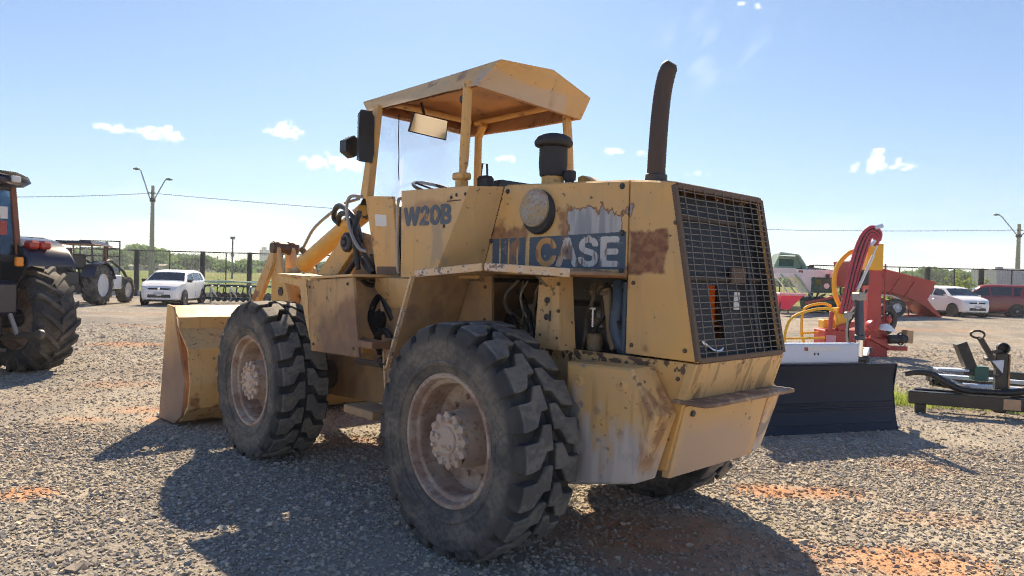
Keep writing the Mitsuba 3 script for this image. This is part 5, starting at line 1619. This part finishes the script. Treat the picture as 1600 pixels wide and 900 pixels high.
# ---------------------------------------------------------------- red and yellow hose-arm machine
RM = thing('hedge_mower', 'red and yellow arm machine with curved crimson hoses and yellow guard rails behind the blade', 'farm machine')
with at(frame(7.05, 16.3, 0, 90)):
    # local x right, y away; px/m about 68
    part(RM, 'base', join(cbox(.02, .95, -.25, .35, .06, .58, .02), cbox(.95, 1.45, -.25, .3, -.02, .42, .02)), 'red_paint')
    part(RM, 'beam', bar((.3, -.2, .62), (.85, -.2, .78), .18, .12), 'red_paint')
    k = part(RM, 'warning_plate', cbox(.05, .27, -.256, -.250, .30, .46, 0), 'pink_pale')
    part(RM, 'yellow_block', hull([(.28, -.2, .62), (.62, -.2, .62), (.30, -.2, 1.08), (.58, -.2, 1.10), (.28, .1, .62), (.62, .1, .62), (.30, .1, 1.08), (.58, .1, 1.10)]), 'yellow_paint')
    part(RM, 'yellow_block', cbox(.05, .36, -.1, .2, .60, .80, .02), 'yellow_paint')
    part(RM, 'mast', hull([(x, y, z) for x, z in ((1.0, .3), (1.34, .3), (1.04, 2.05), (1.32, 2.05)) for y in (-.12, .14)]), 'red_paint')
    part(RM, 'mast_head', cbox(.98, 1.34, -.14, .16, 1.95, 2.55, .02), 'yellow_paint')
    part(RM, 'gusset', prism([(1.32, .3), (1.60, .3), (1.32, 1.0)], 'y', -.05, .08, .004), 'red_paint')
    for i, (o, r, mt) in enumerate(((0, .036, 'crimson_hose'), (.10, .03, 'crimson_hose'), (.19, .036, 'crimson_hose'), (.27, .032, 'crimson_hose'), (.055, .022, 'hose_black'), (.15, .024, 'hose_black'), (.235, .022, 'hose_black'))):
        s = 1
        part(RM, 'hose', tube([(.36 + o * .75, -.24, .95), (.44 + o * .8, -.24, 1.40), (.55 + o * .85, -.22, 1.95), (.68 + o * .9, -.2, 2.45 - o * .1), (.85 + o * .6, -.18, 2.80 - o * .45), (1.06 + o * .1, -.16, 2.93 - o * .9), (1.25 - o * .25, -.14, 2.80 - o), (1.24 - o * .6, -.12, 2.62 - o * .3)], r, 10, 5), mt)
    part(RM, 'hose_end', rod((1.1, -.15, 2.90), (1.28, -.15, 2.96), .05, 10), 'bar_white')
    part(RM, 'hose_end', rod((1.0, -.2, 2.5), (1.1, -.2, 2.62), .04, 8), 'bar_white')
    part(RM, 'curved_arm', tube([(.52, .1, 1.05), (.36, .1, 1.45), (.38, .1, 1.95), (.62, .1, 2.30), (.85, .1, 2.40)], .052, 10, 5), 'yellow_paint')
    part(RM, 'ram', join(rod((.70, -.3, 1.50), (1.02, -.3, 2.28), .035, 10), rod((1.02, -.3, 2.28), (1.1, -.3, 2.5), .02, 8)), 'alloy_white')
    part(RM, 'valve_block', join(cbox(.72, .98, -.25, -.05, 1.60, 1.95, .03), tube([(.75, -.2, 1.6), (.85, -.25, 1.4), (.95, -.2, 1.5)], .03, 8, 4)), 'dark_metal')
    part(RM, 'rail', tube([(-.92, -.3, .02), (-.88, -.3, .55), (-.72, -.3, .86), (-.30, -.3, 1.02), (.02, -.3, 1.06), (.22, -.3, .98), (.3, -.3, .8)], .032, 8, 4), 'yellow_paint')
    part(RM, 'rail', tube([(-.30, .1, .25), (-.36, .1, .45), (-.36, .1, .9), (-.25, .1, 1.08), (.1, .1, 1.16), (.3, .1, 1.1)], .032, 8, 4), 'yellow_paint')
    part(RM, 'rail', join(rod((-.90, -.3, .36), (.0, -.3, .40), .025, 8), rod((-.40, .1, .46), (.1, .1, .5), .025, 8)), 'yellow_paint')
    part(RM, 'rail_post', bar((.12, -.25, .55), (.16, -.25, 1.0), .09, .07, up=(0, 1, 0)), 'red_paint')
    part(RM, 'lever', rod((1.46, .0, .6), (1.46, .0, 2.1), .02, 8), 'red_dull')
    part(RM, 'cloth_cap', lathe([(.0, .16), (.10, .13), (.19, .04), (.2, 0)], (1.35, -.3, .60), (.1, 0, 1), 14), 'hopper_white')
    part(RM, 'motor', join(rod((1.45, -.25, .40), (1.85, -.25, .42), .10, 16), lathe([(.14, 0), (.15, .02), (.14, .05)], (1.7, -.25, .42), (1, 0, 0), 16)), 'dark_metal')
    part(RM, 'wood_block', cbox(1.82, 1.98, -.32, -.1, .33, .62, .01), 'wood_block')
    part(RM, 'support_leg', bar((1.0, -.3, .45), (1.5, -.3, .2), .08, .08), 'red_paint')
    part(RM, 'oil_tank', lathe([(0, -.12), (.12, -.1), (.14, 0), (.12, .1), (0, .12)], (1.05, -.3, .70), (0, 1, 0), 18), 'red_paint')
    part(RM, 'outrigger', cbox(.95, 1.9, -.25, -.05, .15, .25, .01), 'red_paint')
    k = RM + '__wheel'
    with at(np.array([[.92, -.38, 0, 1.60], [.38, .92, 0, .30], [0, 0, 1, .82], [0, 0, 0, 1.0]])):
        part(k, 'tyre', plain_tyre(.36, .12, .21), 'rubber', 30)
        part(k, 'rim', disc_rim(.21, .12, -1, .05, .06), 'dark_metal', 35)
        for q in range(10):
            a = q * PI / 5
            part(k, 'hole', lathe([(.022, 0), (.022, .004), (0, .004)], (.155 * math.cos(a), -.07, .155 * math.sin(a)), (0, -1, 0), 8), 'alloy_white')
        part(k, 'hub', lathe([(.09, 0), (.09, .12), (.06, .16), (0, .16)], (0, -.04, 0), (0, -1, 0), 16), 'red_paint')
    part(RM, 'wheel_arm', bar((1.62, .40, .85), (1.55, .2, .35), .09, .09, up=(1, 0, 0)), 'red_paint')

# ---------------------------------------------------------------- red tipping trailer
TT = thing('tipping_trailer', 'red tipping trailer with ribbed body tilted down beside the white hatchback', 'trailer')
with at(frame(16.55, 34.0, .17, 90)):
    # local x right, y away; about 33 px/m
    lo, hi = (4.35, 1.15), (-.75, 2.55)
    bx = [(-.75, 2.55), (-.65, 1.35), (1.3, 1.12), (2.15, 0.86), (2.75, .58), (3.5, .02), (3.68, .05), (3.15, .58), (2.95, .85), (3.25, 1.45), (3.25, 1.66)]
    part(TT, 'body', prism(bx, 'y', -.55, 1.2, .02), 'red_dull', 20)
    for x0, z0, x1, z1 in ((.1, 2.15, -.15, 1.25), (.85, 1.98, .45, 1.12), (1.6, 1.82, 1.1, 1.02), (2.3, 1.66, 1.8, .86)):
        part(TT, 'rib', bar((x0, -.57, z0), (x1, -.57, z1), .04, .10, up=(0, 1, 0)), 'red_dull')
    part(TT, 'top_rim', bar((-.78, -.58, 2.55), (3.28, -.58, 1.64), .06, .09), 'red_paint')
    part(TT, 'chassis', join(bar((-1.0, -.2, .85), (2.4, -.2, .62), .1, .14), bar((-1.0, .9, .85), (2.4, .9, .62), .1, .14)), 'red_dull')
    for x in (.75, 1.55):
        simple_wheel(TT, x, -.42, .42, .13, .22, -1, 'alloy_white')
        simple_wheel(TT, x, 1.1, .42, .13, .22, 1, 'alloy_white')
    part(TT, 'stand', join(rod((2.25, -.3, .75), (2.2, -.3, .05), .03, 8), rod((1.9, -.4, .03), (2.9, -.3, .12), .04, 8)), 'red_paint')
    part(TT, 'mudguard', tube([(.2, -.45, .95), (.6, -.45, 1.0), (1.3, -.45, .98), (1.7, -.45, .8)], .04, 8, 3), 'sticker_white')
    part(TT, 'drawbar', bar((-1.0, .35, .85), (-2.4, .35, .5), .12, .12), 'red_dull')

# ---------------------------------------------------------------- green and white feed machine
GM = thing('feed_mixer', 'green machine with white hopper body and pale green chute, far right behind the grille', 'farm machine')
with at(frame(14.9, 36.6, .2, 90)):
    # local x right, y away; about 30.5 px/m
    part(GM, 'hopper', prism([(-1.6, 1.65), (-1.75, 2.15), (2.05, 2.12), (2.05, 1.85), (1.55, 1.35), (1.2, .95), (.2, .95), (-.4, 1.75)], 'y', -.5, 1.0, .02), 'hopper_white')
    part(GM, 'top_band', cbox(-.55, 2.06, -.512, -.5, 1.9, 2.12, .003), 'hopper_white')
    part(GM, 'red_mark', cbox(-.45, -.22, -.516, -.512, 1.96, 2.08, 0), 'car_red')
    part(GM, 'label_plate', cbox(-1.70, -.56, -.515, -.5, 1.92, 2.18, .003), 'sticker_white')
    for i in range(4):
        x = -1.72 + i * .36
        part(GM, 'slat', bar((x, -.54, 1.88), (x + .95, -.54, .72), .03, .16, up=(0, 1, 0)), 'green_pale' if i % 2 else 'hopper_white')
    part(GM, 'chute', sheet([(-1.55, -.1, 2.2), (-1.25, -.1, 2.95), (-.30, -.1, 2.85), (.15, -.1, 2.2), (-1.7, .6, 2.2), (-1.35, .6, 2.88), (-.2, .6, 2.9), (.25, .6, 2.2)], [[0, 1, 5, 4], [2, 3, 7, 6], [1, 2, 6, 5]], .04), 'green_pale', False)
    part(GM, 'chute_back', cbox(-1.35, .1, .55, .6, 2.2, 2.82, .01), 'green_pale')
    part(GM, 'chute_window', cbox(-1.05, -.30, .52, .55, 2.3, 2.66, .01), 'green_paint')
    part(GM, 'chute_frame', join(bar((-1.25, -.14, 2.95), (-.30, -.14, 2.85), .05, .08), bar((-1.6, -.14, 2.2), (-1.25, -.14, 2.95), .05, .08, up=(0, 1, 0)), bar((.15, -.14, 2.2), (-.30, -.14, 2.85), .05, .08, up=(0, 1, 0))), 'green_pale')
    part(GM, 'cover', prism([(-1.9, 2.2), (.2, 2.32), (2.0, 2.14), (2.0, 2.12), (-1.9, 2.12)], 'y', .6, 1.4, .005), 'dark_metal')
    k = part(GM, 'control_door', cbox(.22, 1.28, -.56, -.5, .98, 1.75, .01), 'green_paint')
    part(k, 'notice', cbox(.40, .68, -.564, -.56, 1.38, 1.64, 0), 'leaf_light')
    part(k, 'notice', lathe([(.14, 0), (.14, .006), (0, .006)], (.98, -.56, 1.32), (0, -1, 0), 14), 'hopper_white')
    part(GM, 'exhaust', rod((1.0, -.6, 1.7), (1.0, -.6, 1.92), .10, 12), 'dark_metal')
    part(GM, 'frame', prism([(-1.6, .95), (-.4, .75), (1.6, .75), (1.6, .2), (.9, .0), (.3, .1), (.2, .55), (-1.6, .7)], 'y', -.45, .9, .02), 'teal_dark')
    part(GM, 'gearbox', join(lathe([(.28, 0), (.3, .05), (.3, .25), (.2, .3), (0, .3)], (1.05, -.45, .40), (0, -1, 0), 18), lathe([(.2, 0), (.22, .05), (.2, .2), (0, .22)], (.45, -.45, .35), (0, -1, 0), 16)), 'green_paint')
    for (x0, z0, x1, z1) in ((.55, 1.0, .25, .1), (.9, .9, .5, .7), (1.35, 1.0, 1.55, .2), (1.2, .6, 1.7, .75)):
        part(GM, 'strut', rod((x0, -.62, z0), (x1, -.62, z1), .05, 8), 'dark_metal')
    part(GM, 'ladder', join(rod((1.75, -.4, .1), (1.75, -.4, 1.3), .03, 6), rod((2.0, -.4, .1), (2.0, -.4, 1.5), .03, 6), *[rod((1.75, -.4, z), (2.0, -.4, z), .025, 6) for z in (.3, .6, .9, 1.2)]), 'dark_metal')
    part(GM, 'tank', cbox(2.15, 2.5, -.2, .2, .45, 1.3, .06), 'dark_metal')
    simple_wheel(GM, 2.55, -.1, .34, .13, .18, -1, 'leaf_light')
    simple_wheel(GM, -1.1, .1, .38, .14, .2, -1, 'dark_metal')
    for x in (.0, 1.1):
        part(GM, 'support_foot', cbox(x, x + .15, -.45, -.3, 0, .3, .01), 'dark_metal')
PT = thing('seed_hopper', 'bright pink plastic hopper between the grille and the green machine', 'hopper')
with at(frame(13.0, 33.5, .19, 90)):
    part(PT, 'funnel', hull([(-.45, -.2, .86), (.62, -.2, .86), (-.45, .5, .86), (.62, .5, .86), (-.35, 0, .20), (.02, 0, .16), (-.35, .3, .20), (.02, .3, .16)]), 'pink_plastic')
    part(PT, 'rim', tube([(-.48, -.24, .90), (.68, -.24, .90), (.68, .54, .90), (-.48, .54, .90), (-.48, -.24, .90)], .065, 8), 'pink_pale')
    for (x0, y0, x1, y1) in ((-.4, .0, -.45, -.1), (.1, .3, .15, .4), (-.3, .3, -.4, .4)):
        part(PT, 'leg', rod((x0, y0, .7), (x1, y1, 0), .035, 8), 'dark_metal')

# ---------------------------------------------------------------- fence along the yard's far edge
FE = thing('fence', 'long dark wire mesh fence with square posts behind the yard', 'fence')
px_ = [-30.5, -27.2, -23.6, -20.0, -16.5, -14.0, -10.5, -7.2, -3.9, -.6, 2.7, 6.0, 9.3, 12.6, 15.9, 19.1, 22.1, 24.95, 28.2, 31.6, 35.0]
FY = 38.0
for i, x in enumerate(px_):
    z0 = float(height(x, FY))
    part(FE, 'post', cbox(x - .10, x + .10, FY - .09, FY + .09, z0, 2.47 + z0, .01), 'fence_black')
for x0, x1 in zip(px_[:-1], px_[1:]):
    z0 = float(height(.5 * (x0 + x1), FY))
    b = MB()
    for x in np.arange(x0 + .18, x1 - .12, .155):
        b += TM([(x - .003, FY, z0 + .32), (x + .003, FY, z0 + .32), (x, FY + .005, z0 + .32), (x - .003, FY, z0 + 2.4), (x + .003, FY, z0 + 2.4), (x, FY + .005, z0 + 2.4)], [(0, 1, 4), (0, 4, 3), (1, 2, 5), (1, 5, 4), (2, 0, 3), (2, 3, 5)])
    for z in np.arange(z0 + .4, z0 + 2.4, .16):
        b += TM([(x0 + .1, FY + .01, z - .0025), (x0 + .1, FY + .01, z + .0025), (x0 + .1, FY + .018, z), (x1 - .1, FY + .01, z - .0025), (x1 - .1, FY + .01, z + .0025), (x1 - .1, FY + .018, z)], [(0, 1, 4), (0, 4, 3), (1, 2, 5), (1, 5, 4), (2, 0, 3), (2, 3, 5)])
    part(FE, 'mesh_panel', b, 'fence_wire', False)
    part(FE, 'top_rail', cbox(x0 + .1, x1 - .1, FY - .025, FY + .025, z0 + 2.40, z0 + 2.45, .004), 'fence_black')
    xm = .5 * (x0 + x1)
    part(FE, 'mid_post', cbox(xm - .025, xm + .025, FY - .025, FY + .025, z0 + .3, z0 + 2.40, .004), 'fence_black')
    part(FE, 'base_wall', cbox(x0 + .1, x1 - .1, FY - .07, FY + .07, z0 - .05, z0 + .30, .01), 'concrete')

# white container behind the red car
CT = thing('container', 'plain white flat sided container at the right edge behind the fence end', 'container')
with at(frame(31.1, 42.5, .2, 90)):
    part(CT, 'box', cbox(-3.05, 6, -1.2, 1.2, .1, 2.58, .02), 'container_white')
    part(CT, 'corner_casting', cbox(-3.07, -2.75, -1.22, -1.0, 2.50, 2.68, .01), 'tower_grey')
    part(CT, 'roof_rail', cbox(-2.7, 6, -1.225, -1.2, 2.50, 2.60, .004), 'sticker_white')
    for i in range(7):
        part(CT, 'side_rib', cbox(-2.4 + i * 1.2, -2.36 + i * 1.2, -1.212, -1.2, .2, 2.48, .003), 'container_white')

# ---------------------------------------------------------------- street lamps and cables
def street_lamp(label, x, y, top, heads, r=.15):
    S = thing('street_lamp', label, 'street lamp', 'street lamps on concrete poles')
    part(S, 'pole', rod((x, y, 0), (x + .0, y, top), r * 1.35, 14, r * .75), 'pole_concrete')
    part(S, 'clamp', lathe([(r, 0), (r * 1.3, .02), (r * 1.3, .3), (r, .32)], (x, y, top - 1.35), (0, 0, 1), 12), 'dark_metal')
    part(S, 'crossarm', bar((x - .28, y - .12, top - .62), (x + .28, y - .12, top - .62), .06, .1), 'dark_metal')
    for (dx, dz) in heads:
        s = 1 if dx > 0 else -1
        part(S, 'arm', tube([(x + s * .1, y - .1, top - 1.3), (x + dx * .86, y - .1, top + dz - .12), (x + dx, y - .1, top + dz)], .045, 8), 'lamp_grey')
        k = part(S, 'lamp_head', hull([(x + dx + a, y - .1 + c, top + dz + d) for a in (-.05 * s, .42 * s) for c in (-.13, .13) for d in (-.03, .05)] + [(x + dx + .2 * s, y - .1 + c, top + dz + .13) for c in (-.1, .1)] + [(x + dx + .2 * s, y - .1, top + dz - .10)]), 'lamp_grey')
    return (x, y, top)


L1 = (-30.35, 60.0)
L2 = (50.9, 72.0)
street_lamp('twin armed street lamp on a concrete pole behind the white hatchback on the left', L1[0], L1[1], 8.35, [(-1.15, 1.35), (1.2, .55)], .17)
street_lamp('street lamp pole rising over the white container at the right edge', L2[0], L2[1], 8.2, [(-2.2, .85), (2.0, .85)], .2)


def cable(name, label, a, c, sag, r=.022):
    a, c = np.array(a), np.array(c)
    t = np.linspace(0, 1, 40)
    p = a + (c - a) * t[:, None]
    p[:, 2] -= sag * 4 * t * (1 - t)
    k = part(None, name, tube(p, r, 6), 'cable_black')
    labels[k] = {'label': label, 'category': 'cable'}


cable('power_cable', 'thin black cable running left from the twin armed street lamp', (L1[0] - .2, L1[1], 7.72), (-62, 52, 7.2), .8)
cable('power_cable', 'thin black cable sagging from the left street lamp behind the loader to the right one', (L1[0] + .2, L1[1], 7.72), (L2[0] - .2, L2[1], 7.6), 1.1)
cable('power_cable', 'thin black cable running off the right edge from the last street lamp', (L2[0] + .2, L2[1], 7.6), (80, 70, 7.3), .5)

MA = thing('floodlight_mast', 'thin floodlight mast seen beyond the fence left of the bucket linkage', 'mast')
mx, my = -43.2, 110.0
part(MA, 'mast', rod((mx, my, 0), (mx, my, 6.2), .16, 8, .10), 'lamp_grey')
part(MA, 'lamp', join(cbox(mx - .32, mx - .06, my - .2, my + .2, 6.1, 6.5, .04), cbox(mx + .06, mx + .32, my - .2, my + .2, 6.1, 6.5, .04)), 'lamp_grey')
part(MA, 'box', cbox(mx - .2, mx + .2, my - .2, my + .2, 3.4, 3.9, .03), 'lamp_grey')

# ---------------------------------------------------------------- distant buildings
def tower(label, az, d, w, h, mat, dep=None, spire=0, rows_=10, cols=4):
    a = math.radians(az)
    x, y = d * math.sin(a), d * math.cos(a)
    k = thing('tower', label, 'building')
    with at(frame(x, y, -2, 90)):
        part(k, 'wall', cbox(-w / 2, w / 2, 0, dep or w, 0, h, .1), mat)
        for i in range(rows_):
            for j in range(cols):
                xx = -w / 2 + (j + .5) * w / cols
                zz = h * (i + .5) / rows_
                part(k, 'window', cbox(xx - w / cols * .28, xx + w / cols * .28, -.12, .05, zz - h / rows_ * .25, zz + h / rows_ * .25, 0), 'window_dark')
        if spire:
            part(k, 'roof', lathe([(w * .42, 0), (w * .36, spire * .3), (w * .16, spire * .34), (w * .08, spire * .6), (.12, spire)], (0, w / 2, h), (0, 0, 1), 12), mat)
        else:
            part(k, 'roof', cbox(-w * .3, w * .15, w * .2, w * .7, h, h + 3, .1), mat)
            part(k, 'antenna', rod((w * .15, w * .4, h), (w * .15, w * .4, h + 6), .25, 6), mat)
    return k


tower('grey tower block rising over the far trees beside the bucket linkage', -19.25, 900, 9.5, 27, 'tower_grey')
tower('slim pale church like tower above the far trees behind the black tractor', -28.45, 420, 3.4, 10.5, 'tower_pale', 3.4, 4.5, 5, 2)
for i, (az, d, w, h) in enumerate(((-27.2, 300, 12, 3.0), (-23.9, 330, 9, 3.2))):
    k = thing('house', ['low pale house between the trees left of the white hatchback', 'small pale house in the trees right of the lamp pole'][i], 'house')
    a = math.radians(az)
    with at(frame(d * math.sin(a), d * math.cos(a), -.5, 90)):
        part(k, 'wall', cbox(-w / 2, w / 2, 0, 8, 0, h * .7, .05), 'tower_pale')
        part(k, 'roof', prism([(-.6, h * .7), (4, h), (8.6, h * .7)], 'x', -w / 2 - .4, w / 2 + .4, .02), 'concrete')
        for j in range(3):
            part(k, 'window', cbox(-w / 3 + j * w / 3 - .7, -w / 3 + j * w / 3 + .7, -.08, .05, h * .25, h * .5, 0), 'window_dark')


# ---------------------------------------------------------------- vegetation
def leaves(centers, radii, count, size, r):
    """leaf clumps: small bent triangles through the lobes' volume"""
    centers, radii = np.asarray(centers, float), np.asarray(radii, float)
    wts = radii[:, 0] * radii[:, 1]
    i = r.choice(len(centers), count, p=wts / wts.sum())
    d = r.normal(size=(count, 3)); d /= np.linalg.norm(d, axis=1, keepdims=True)
    rad = r.random(count) ** .42
    c = centers[i] + d * rad[:, None] * radii[i]
    s = size * r.lognormal(0, .35, count)
    a = r.normal(size=(count, 3)); a /= np.linalg.norm(a, axis=1, keepdims=True)
    b = np.cross(a, r.normal(size=(count, 3))); b /= np.linalg.norm(b, axis=1, keepdims=True)
    V = np.stack([c - a * s[:, None] * .6, c + b * s[:, None] * .5, c + a * s[:, None] * .6, c - b * s[:, None] * .5 + a * s[:, None] * .1], 1).reshape(-1, 3)
    o = np.arange(count)[:, None] * 4
    F = np.concatenate([o + [0, 1, 2], o + [0, 2, 3]])
    return TM(V, F)


def tree(label, x, y, h, w, seed, mat='leaf_dark', count=1500, trunk=.3, group=None, shape='round', category='tree', name='tree', z=0.0):
    r = np.random.default_rng(seed)
    k = thing(name, label, category, group)
    n = 9
    cs, rs = [], []
    for j in range(n):
        a = r.uniform(0, 2 * PI)
        q = r.uniform(.15, .75)
        zz = r.uniform(trunk + .1, .9)
        spread = w / 2 * (1 - .5 * max(0, zz - .6)) if shape == 'round' else w / 2 * .8
        cs.append((x + q * spread * math.cos(a), y + q * spread * math.sin(a), z + h * zz))
        f = r.uniform(.20, .38)
        rs.append((w * f, w * f, h * f * .55))
    part(k, 'crown', leaves(cs, rs, count, max(.10, w * .07), r), mat, False)
    b = MB()
    b += tube([(x, y, z), (x + r.uniform(-.1, .1) * w * .3, y, z + h * trunk), (x + r.uniform(-.1, .1) * w, y, z + h * .75)], [h * .035, h * .026, h * .008], 7)
    for c in cs[:5]:
        b += tube([(x, y, z + h * trunk * .9), tuple(.5 * (np.array(c) + [x, y, z + h * trunk])), c], [h * .018, h * .011, h * .004], 5)
    part(k, 'trunk', b, 'trunk_bark')


r3 = np.random.default_rng(12)
TREES = [(-30.6, .62, 380), (-29.7, .85, 430), (-28.9, .55, 350), (-27.8, .80, 420), (-26.9, .70, 300), (-26.2, .62, 330), (-25.2, .45, 380), (-24.3, .40, 300), (-23.4, .50, 290), (-22.3, .25, 360), (-21.3, .05, 240), (-20.3, .28, 380), (-18.4, .30, 350), (-16.9, .2, 360), (-15.0, .25, 380),
         (29.3, .75, 300), (30.4, 1.0, 280), (31.2, .95, 330), (32.6, .9, 300), (27.8, .6, 380), (26.4, .55, 360), (24.6, .5, 380)]
TREES = [(az, d, 1.6 + d * math.tan(math.radians(el + ((.62 if -28.5 < az < -25.5 else .32) if az < 0 else .15))) + .6, d * (.040 if i % 3 else .052)) for i, (az, el, d) in enumerate(TREES)]
WHERE = ['far left tree over the black tractor canopy', 'tall dark tree crown behind the black tractor', 'rounded tree right of the black tractor canopy', 'broad hazy tree beside the slim pale tower', 'dark tree just left of the left lamp pole',
         'spreading tree just right of the left lamp pole', 'low tree behind the white hatchback roof', 'bushy tree over the rear of the left white hatchback', 'small round tree between fence posts right of the left hatchback', 'low hazy tree left of the floodlight mast',
         'pale low tree at the foot of the floodlight mast', 'hazy tree right of the floodlight mast', 'low tree beside the grey tower block', 'hazy tree under the tilt cylinder', 'hazy tree glimpsed between the lift arm and cowl',
         'tree above the lower end of the red trailer', 'tree behind the roof of the right hatchback', 'tall tree left of the right bush', 'tree beside the white container end', 'tree over the middle of the red trailer', 'tree over the red trailer top rim', 'far tree left of the red trailer']
for i, (az, d, h, w) in enumerate(TREES):
    a = math.radians(az)
    tree(WHERE[i], d * math.sin(a), d * math.cos(a), h, w, 100 + i, ['leaf_dark', 'leaf_mid', 'leaf_dark', 'leaf_mid'][i % 4], 1500, .2, f'trees beyond the {"left" if az < 0 else "right"} part of the fence')
# bush with thin upright stems behind the fence at right
r = np.random.default_rng(5)
BU = thing('bush', 'sparse leafy bush growing through the fence between the white hatchback and the container', 'bush')
b, cs, rs = MB(), [], []
for j in range(16):
    x0 = 25.0 + r.uniform(-1.3, 1.1)
    lean = r.uniform(-.5, .5)
    hh = r.uniform(1.3, 2.35)
    y0 = 39.2 + r.uniform(-.5, .6)
    b += tube([(x0, y0, .2), (x0 + lean * .4, y0, .2 + hh * .5), (x0 + lean, y0, .2 + hh)], [.03, .02, .008], 5)
    for q in np.linspace(.35, 1, 6):
        cs.append((x0 + lean * q + r.uniform(-.2, .2), y0 + r.uniform(-.2, .2), .2 + hh * q)); rs.append((.20, .2, .22))
part(BU, 'leaves', leaves(cs, rs, 900, .10, r), 'leaf_light', False)
part(BU, 'stem', b, 'trunk_bark')
BU = thing('bush', 'low green bush row behind the red tipping trailer beyond the fence', 'bush')
cs = [(19 + i * .7 + r.uniform(-.3, .3), 41 + r.uniform(-.5, .8), .6 + r.uniform(0, .6)) for i in range(9)]
part(BU, 'leaves', leaves(cs, [(.6, .5, .5)] * 9, 1500, .14, r), 'leaf_mid', False)

# far wood: one mass of crowns along the horizon
r = np.random.default_rng(31)
cs, rs = [], []
for az in np.arange(-46, 46, .55):
    for d in (320, 520, 800):
        a = math.radians(az + r.uniform(-.3, .3))
        dd = d * r.uniform(.85, 1.15)
        hh = (1.6 + d * (-.0005 if az < 0 else .006)) * r.uniform(.7, 1.15)
        cs.append((dd * math.sin(a), dd * math.cos(a), hh * .45)); rs.append((dd * .0075, dd * .006, hh * .55))
part(None, 'wood', leaves(cs, rs, 60000, 2.4, r), 'leaf_dark', False)
labels['wood'] = {'label': 'far hazy wood along the horizon behind the fence', 'category': 'wood', 'kind': 'stuff'}

# hills
V, F = [], []
azs = np.radians(np.arange(-70, 70.1, .5))
hz = meshkit.fbm(np.stack([np.degrees(azs) * .12, 0 * azs, 0 * azs], -1), 4, 6)
for d, lift in ((1500, -4), (2300, 6), (3000, 12)):
    for j, a in enumerate(azs):
        hgt = lift + (hz[j] - .5) * 26 * (d / 3000) + (14 * (d / 3000) if a > 0 else 0)
        V.append((d * math.sin(a), d * math.cos(a), hgt))
n = len(azs)
for i in range(2):
    for j in range(n - 1):
        F += [(i * n + j, i * n + j + 1, (i + 1) * n + j + 1), (i * n + j, (i + 1) * n + j + 1, (i + 1) * n + j)]
structure('hills', TM(V, F), 'leaf_dark', 'low wooded hills on the horizon', smooth=True)


# grass tufts
def tufts(spots, r, blade=.10):
    V, F = [], []
    for (x, y, rad, n) in spots:
        ang, q = r.uniform(0, 2 * PI, n), rad * np.sqrt(r.random(n))
        for a, d in zip(ang, q):
            px, py = x + d * math.cos(a), y + d * math.sin(a) * .8
            h = blade * r.lognormal(0, .4)
            t = r.uniform(0, 2 * PI)
            l = r.uniform(.1, .6) * h
            dx, dy = math.cos(t), math.sin(t)
            w = .004
            z0 = float(height(px, py))
            o = len(V)
            V += [(px - dy * w, py + dx * w, z0), (px + dy * w, py - dx * w, z0), (px + dx * l * .4 - dy * w * .7, py + dy * l * .4 + dx * w * .7, z0 + h * .6), (px + dx * l * .4 + dy * w * .7, py + dy * l * .4 - dx * w * .7, z0 + h * .6), (px + dx * l, py + dy * l, z0 + h)]
            F += [(o, o + 1, o + 3), (o, o + 3, o + 2), (o + 2, o + 3, o + 4)]
    return TM(V, F)


r = np.random.default_rng(77)
spots = [(5.15, 9.95, .45, 700), (5.6, 9.75, .5, 700), (6.2, 9.65, .5, 500), (6.75, 9.3, .4, 600), (7.1, 9.1, .4, 500), (5.0, 10.3, .4, 400), (4.9, 9.6, .3, 250), (7.4, 9.6, .5, 400)]
part(None, 'grass', tufts(spots, r), 'grass_blade', False)
labels['grass'] = {'label': 'short green grass growing around the black implement frames', 'category': 'grass', 'kind': 'stuff'}

# ---------------------------------------------------------------- hazy air
scene['haze_air'] = {'type': 'homogeneous', 'albedo': {'type': 'rgb', 'value': [.95, .95, .95]}, 'sigma_t': {'type': 'rgb', 'value': [.00042, .00046, .00052]}}
scene['haze'] = {'type': 'cube', 'to_world': T4().translate([0, 0, 14]).scale([5300, 5300, 44]), 'bsdf': {'type': 'null'}, 'interior': {'type': 'ref', 'id': 'haze_air'}}
labels['haze'] = {'label': 'thin pale haze over the plain', 'category': 'haze', 'kind': 'stuff'}
scene['camera']['medium'] = {'type': 'ref', 'id': 'haze_air'}
# media must be defined before the camera refers to them
scene = {'haze_air': scene['haze_air'], **{k: v for k, v in scene.items() if k != 'haze_air'}}
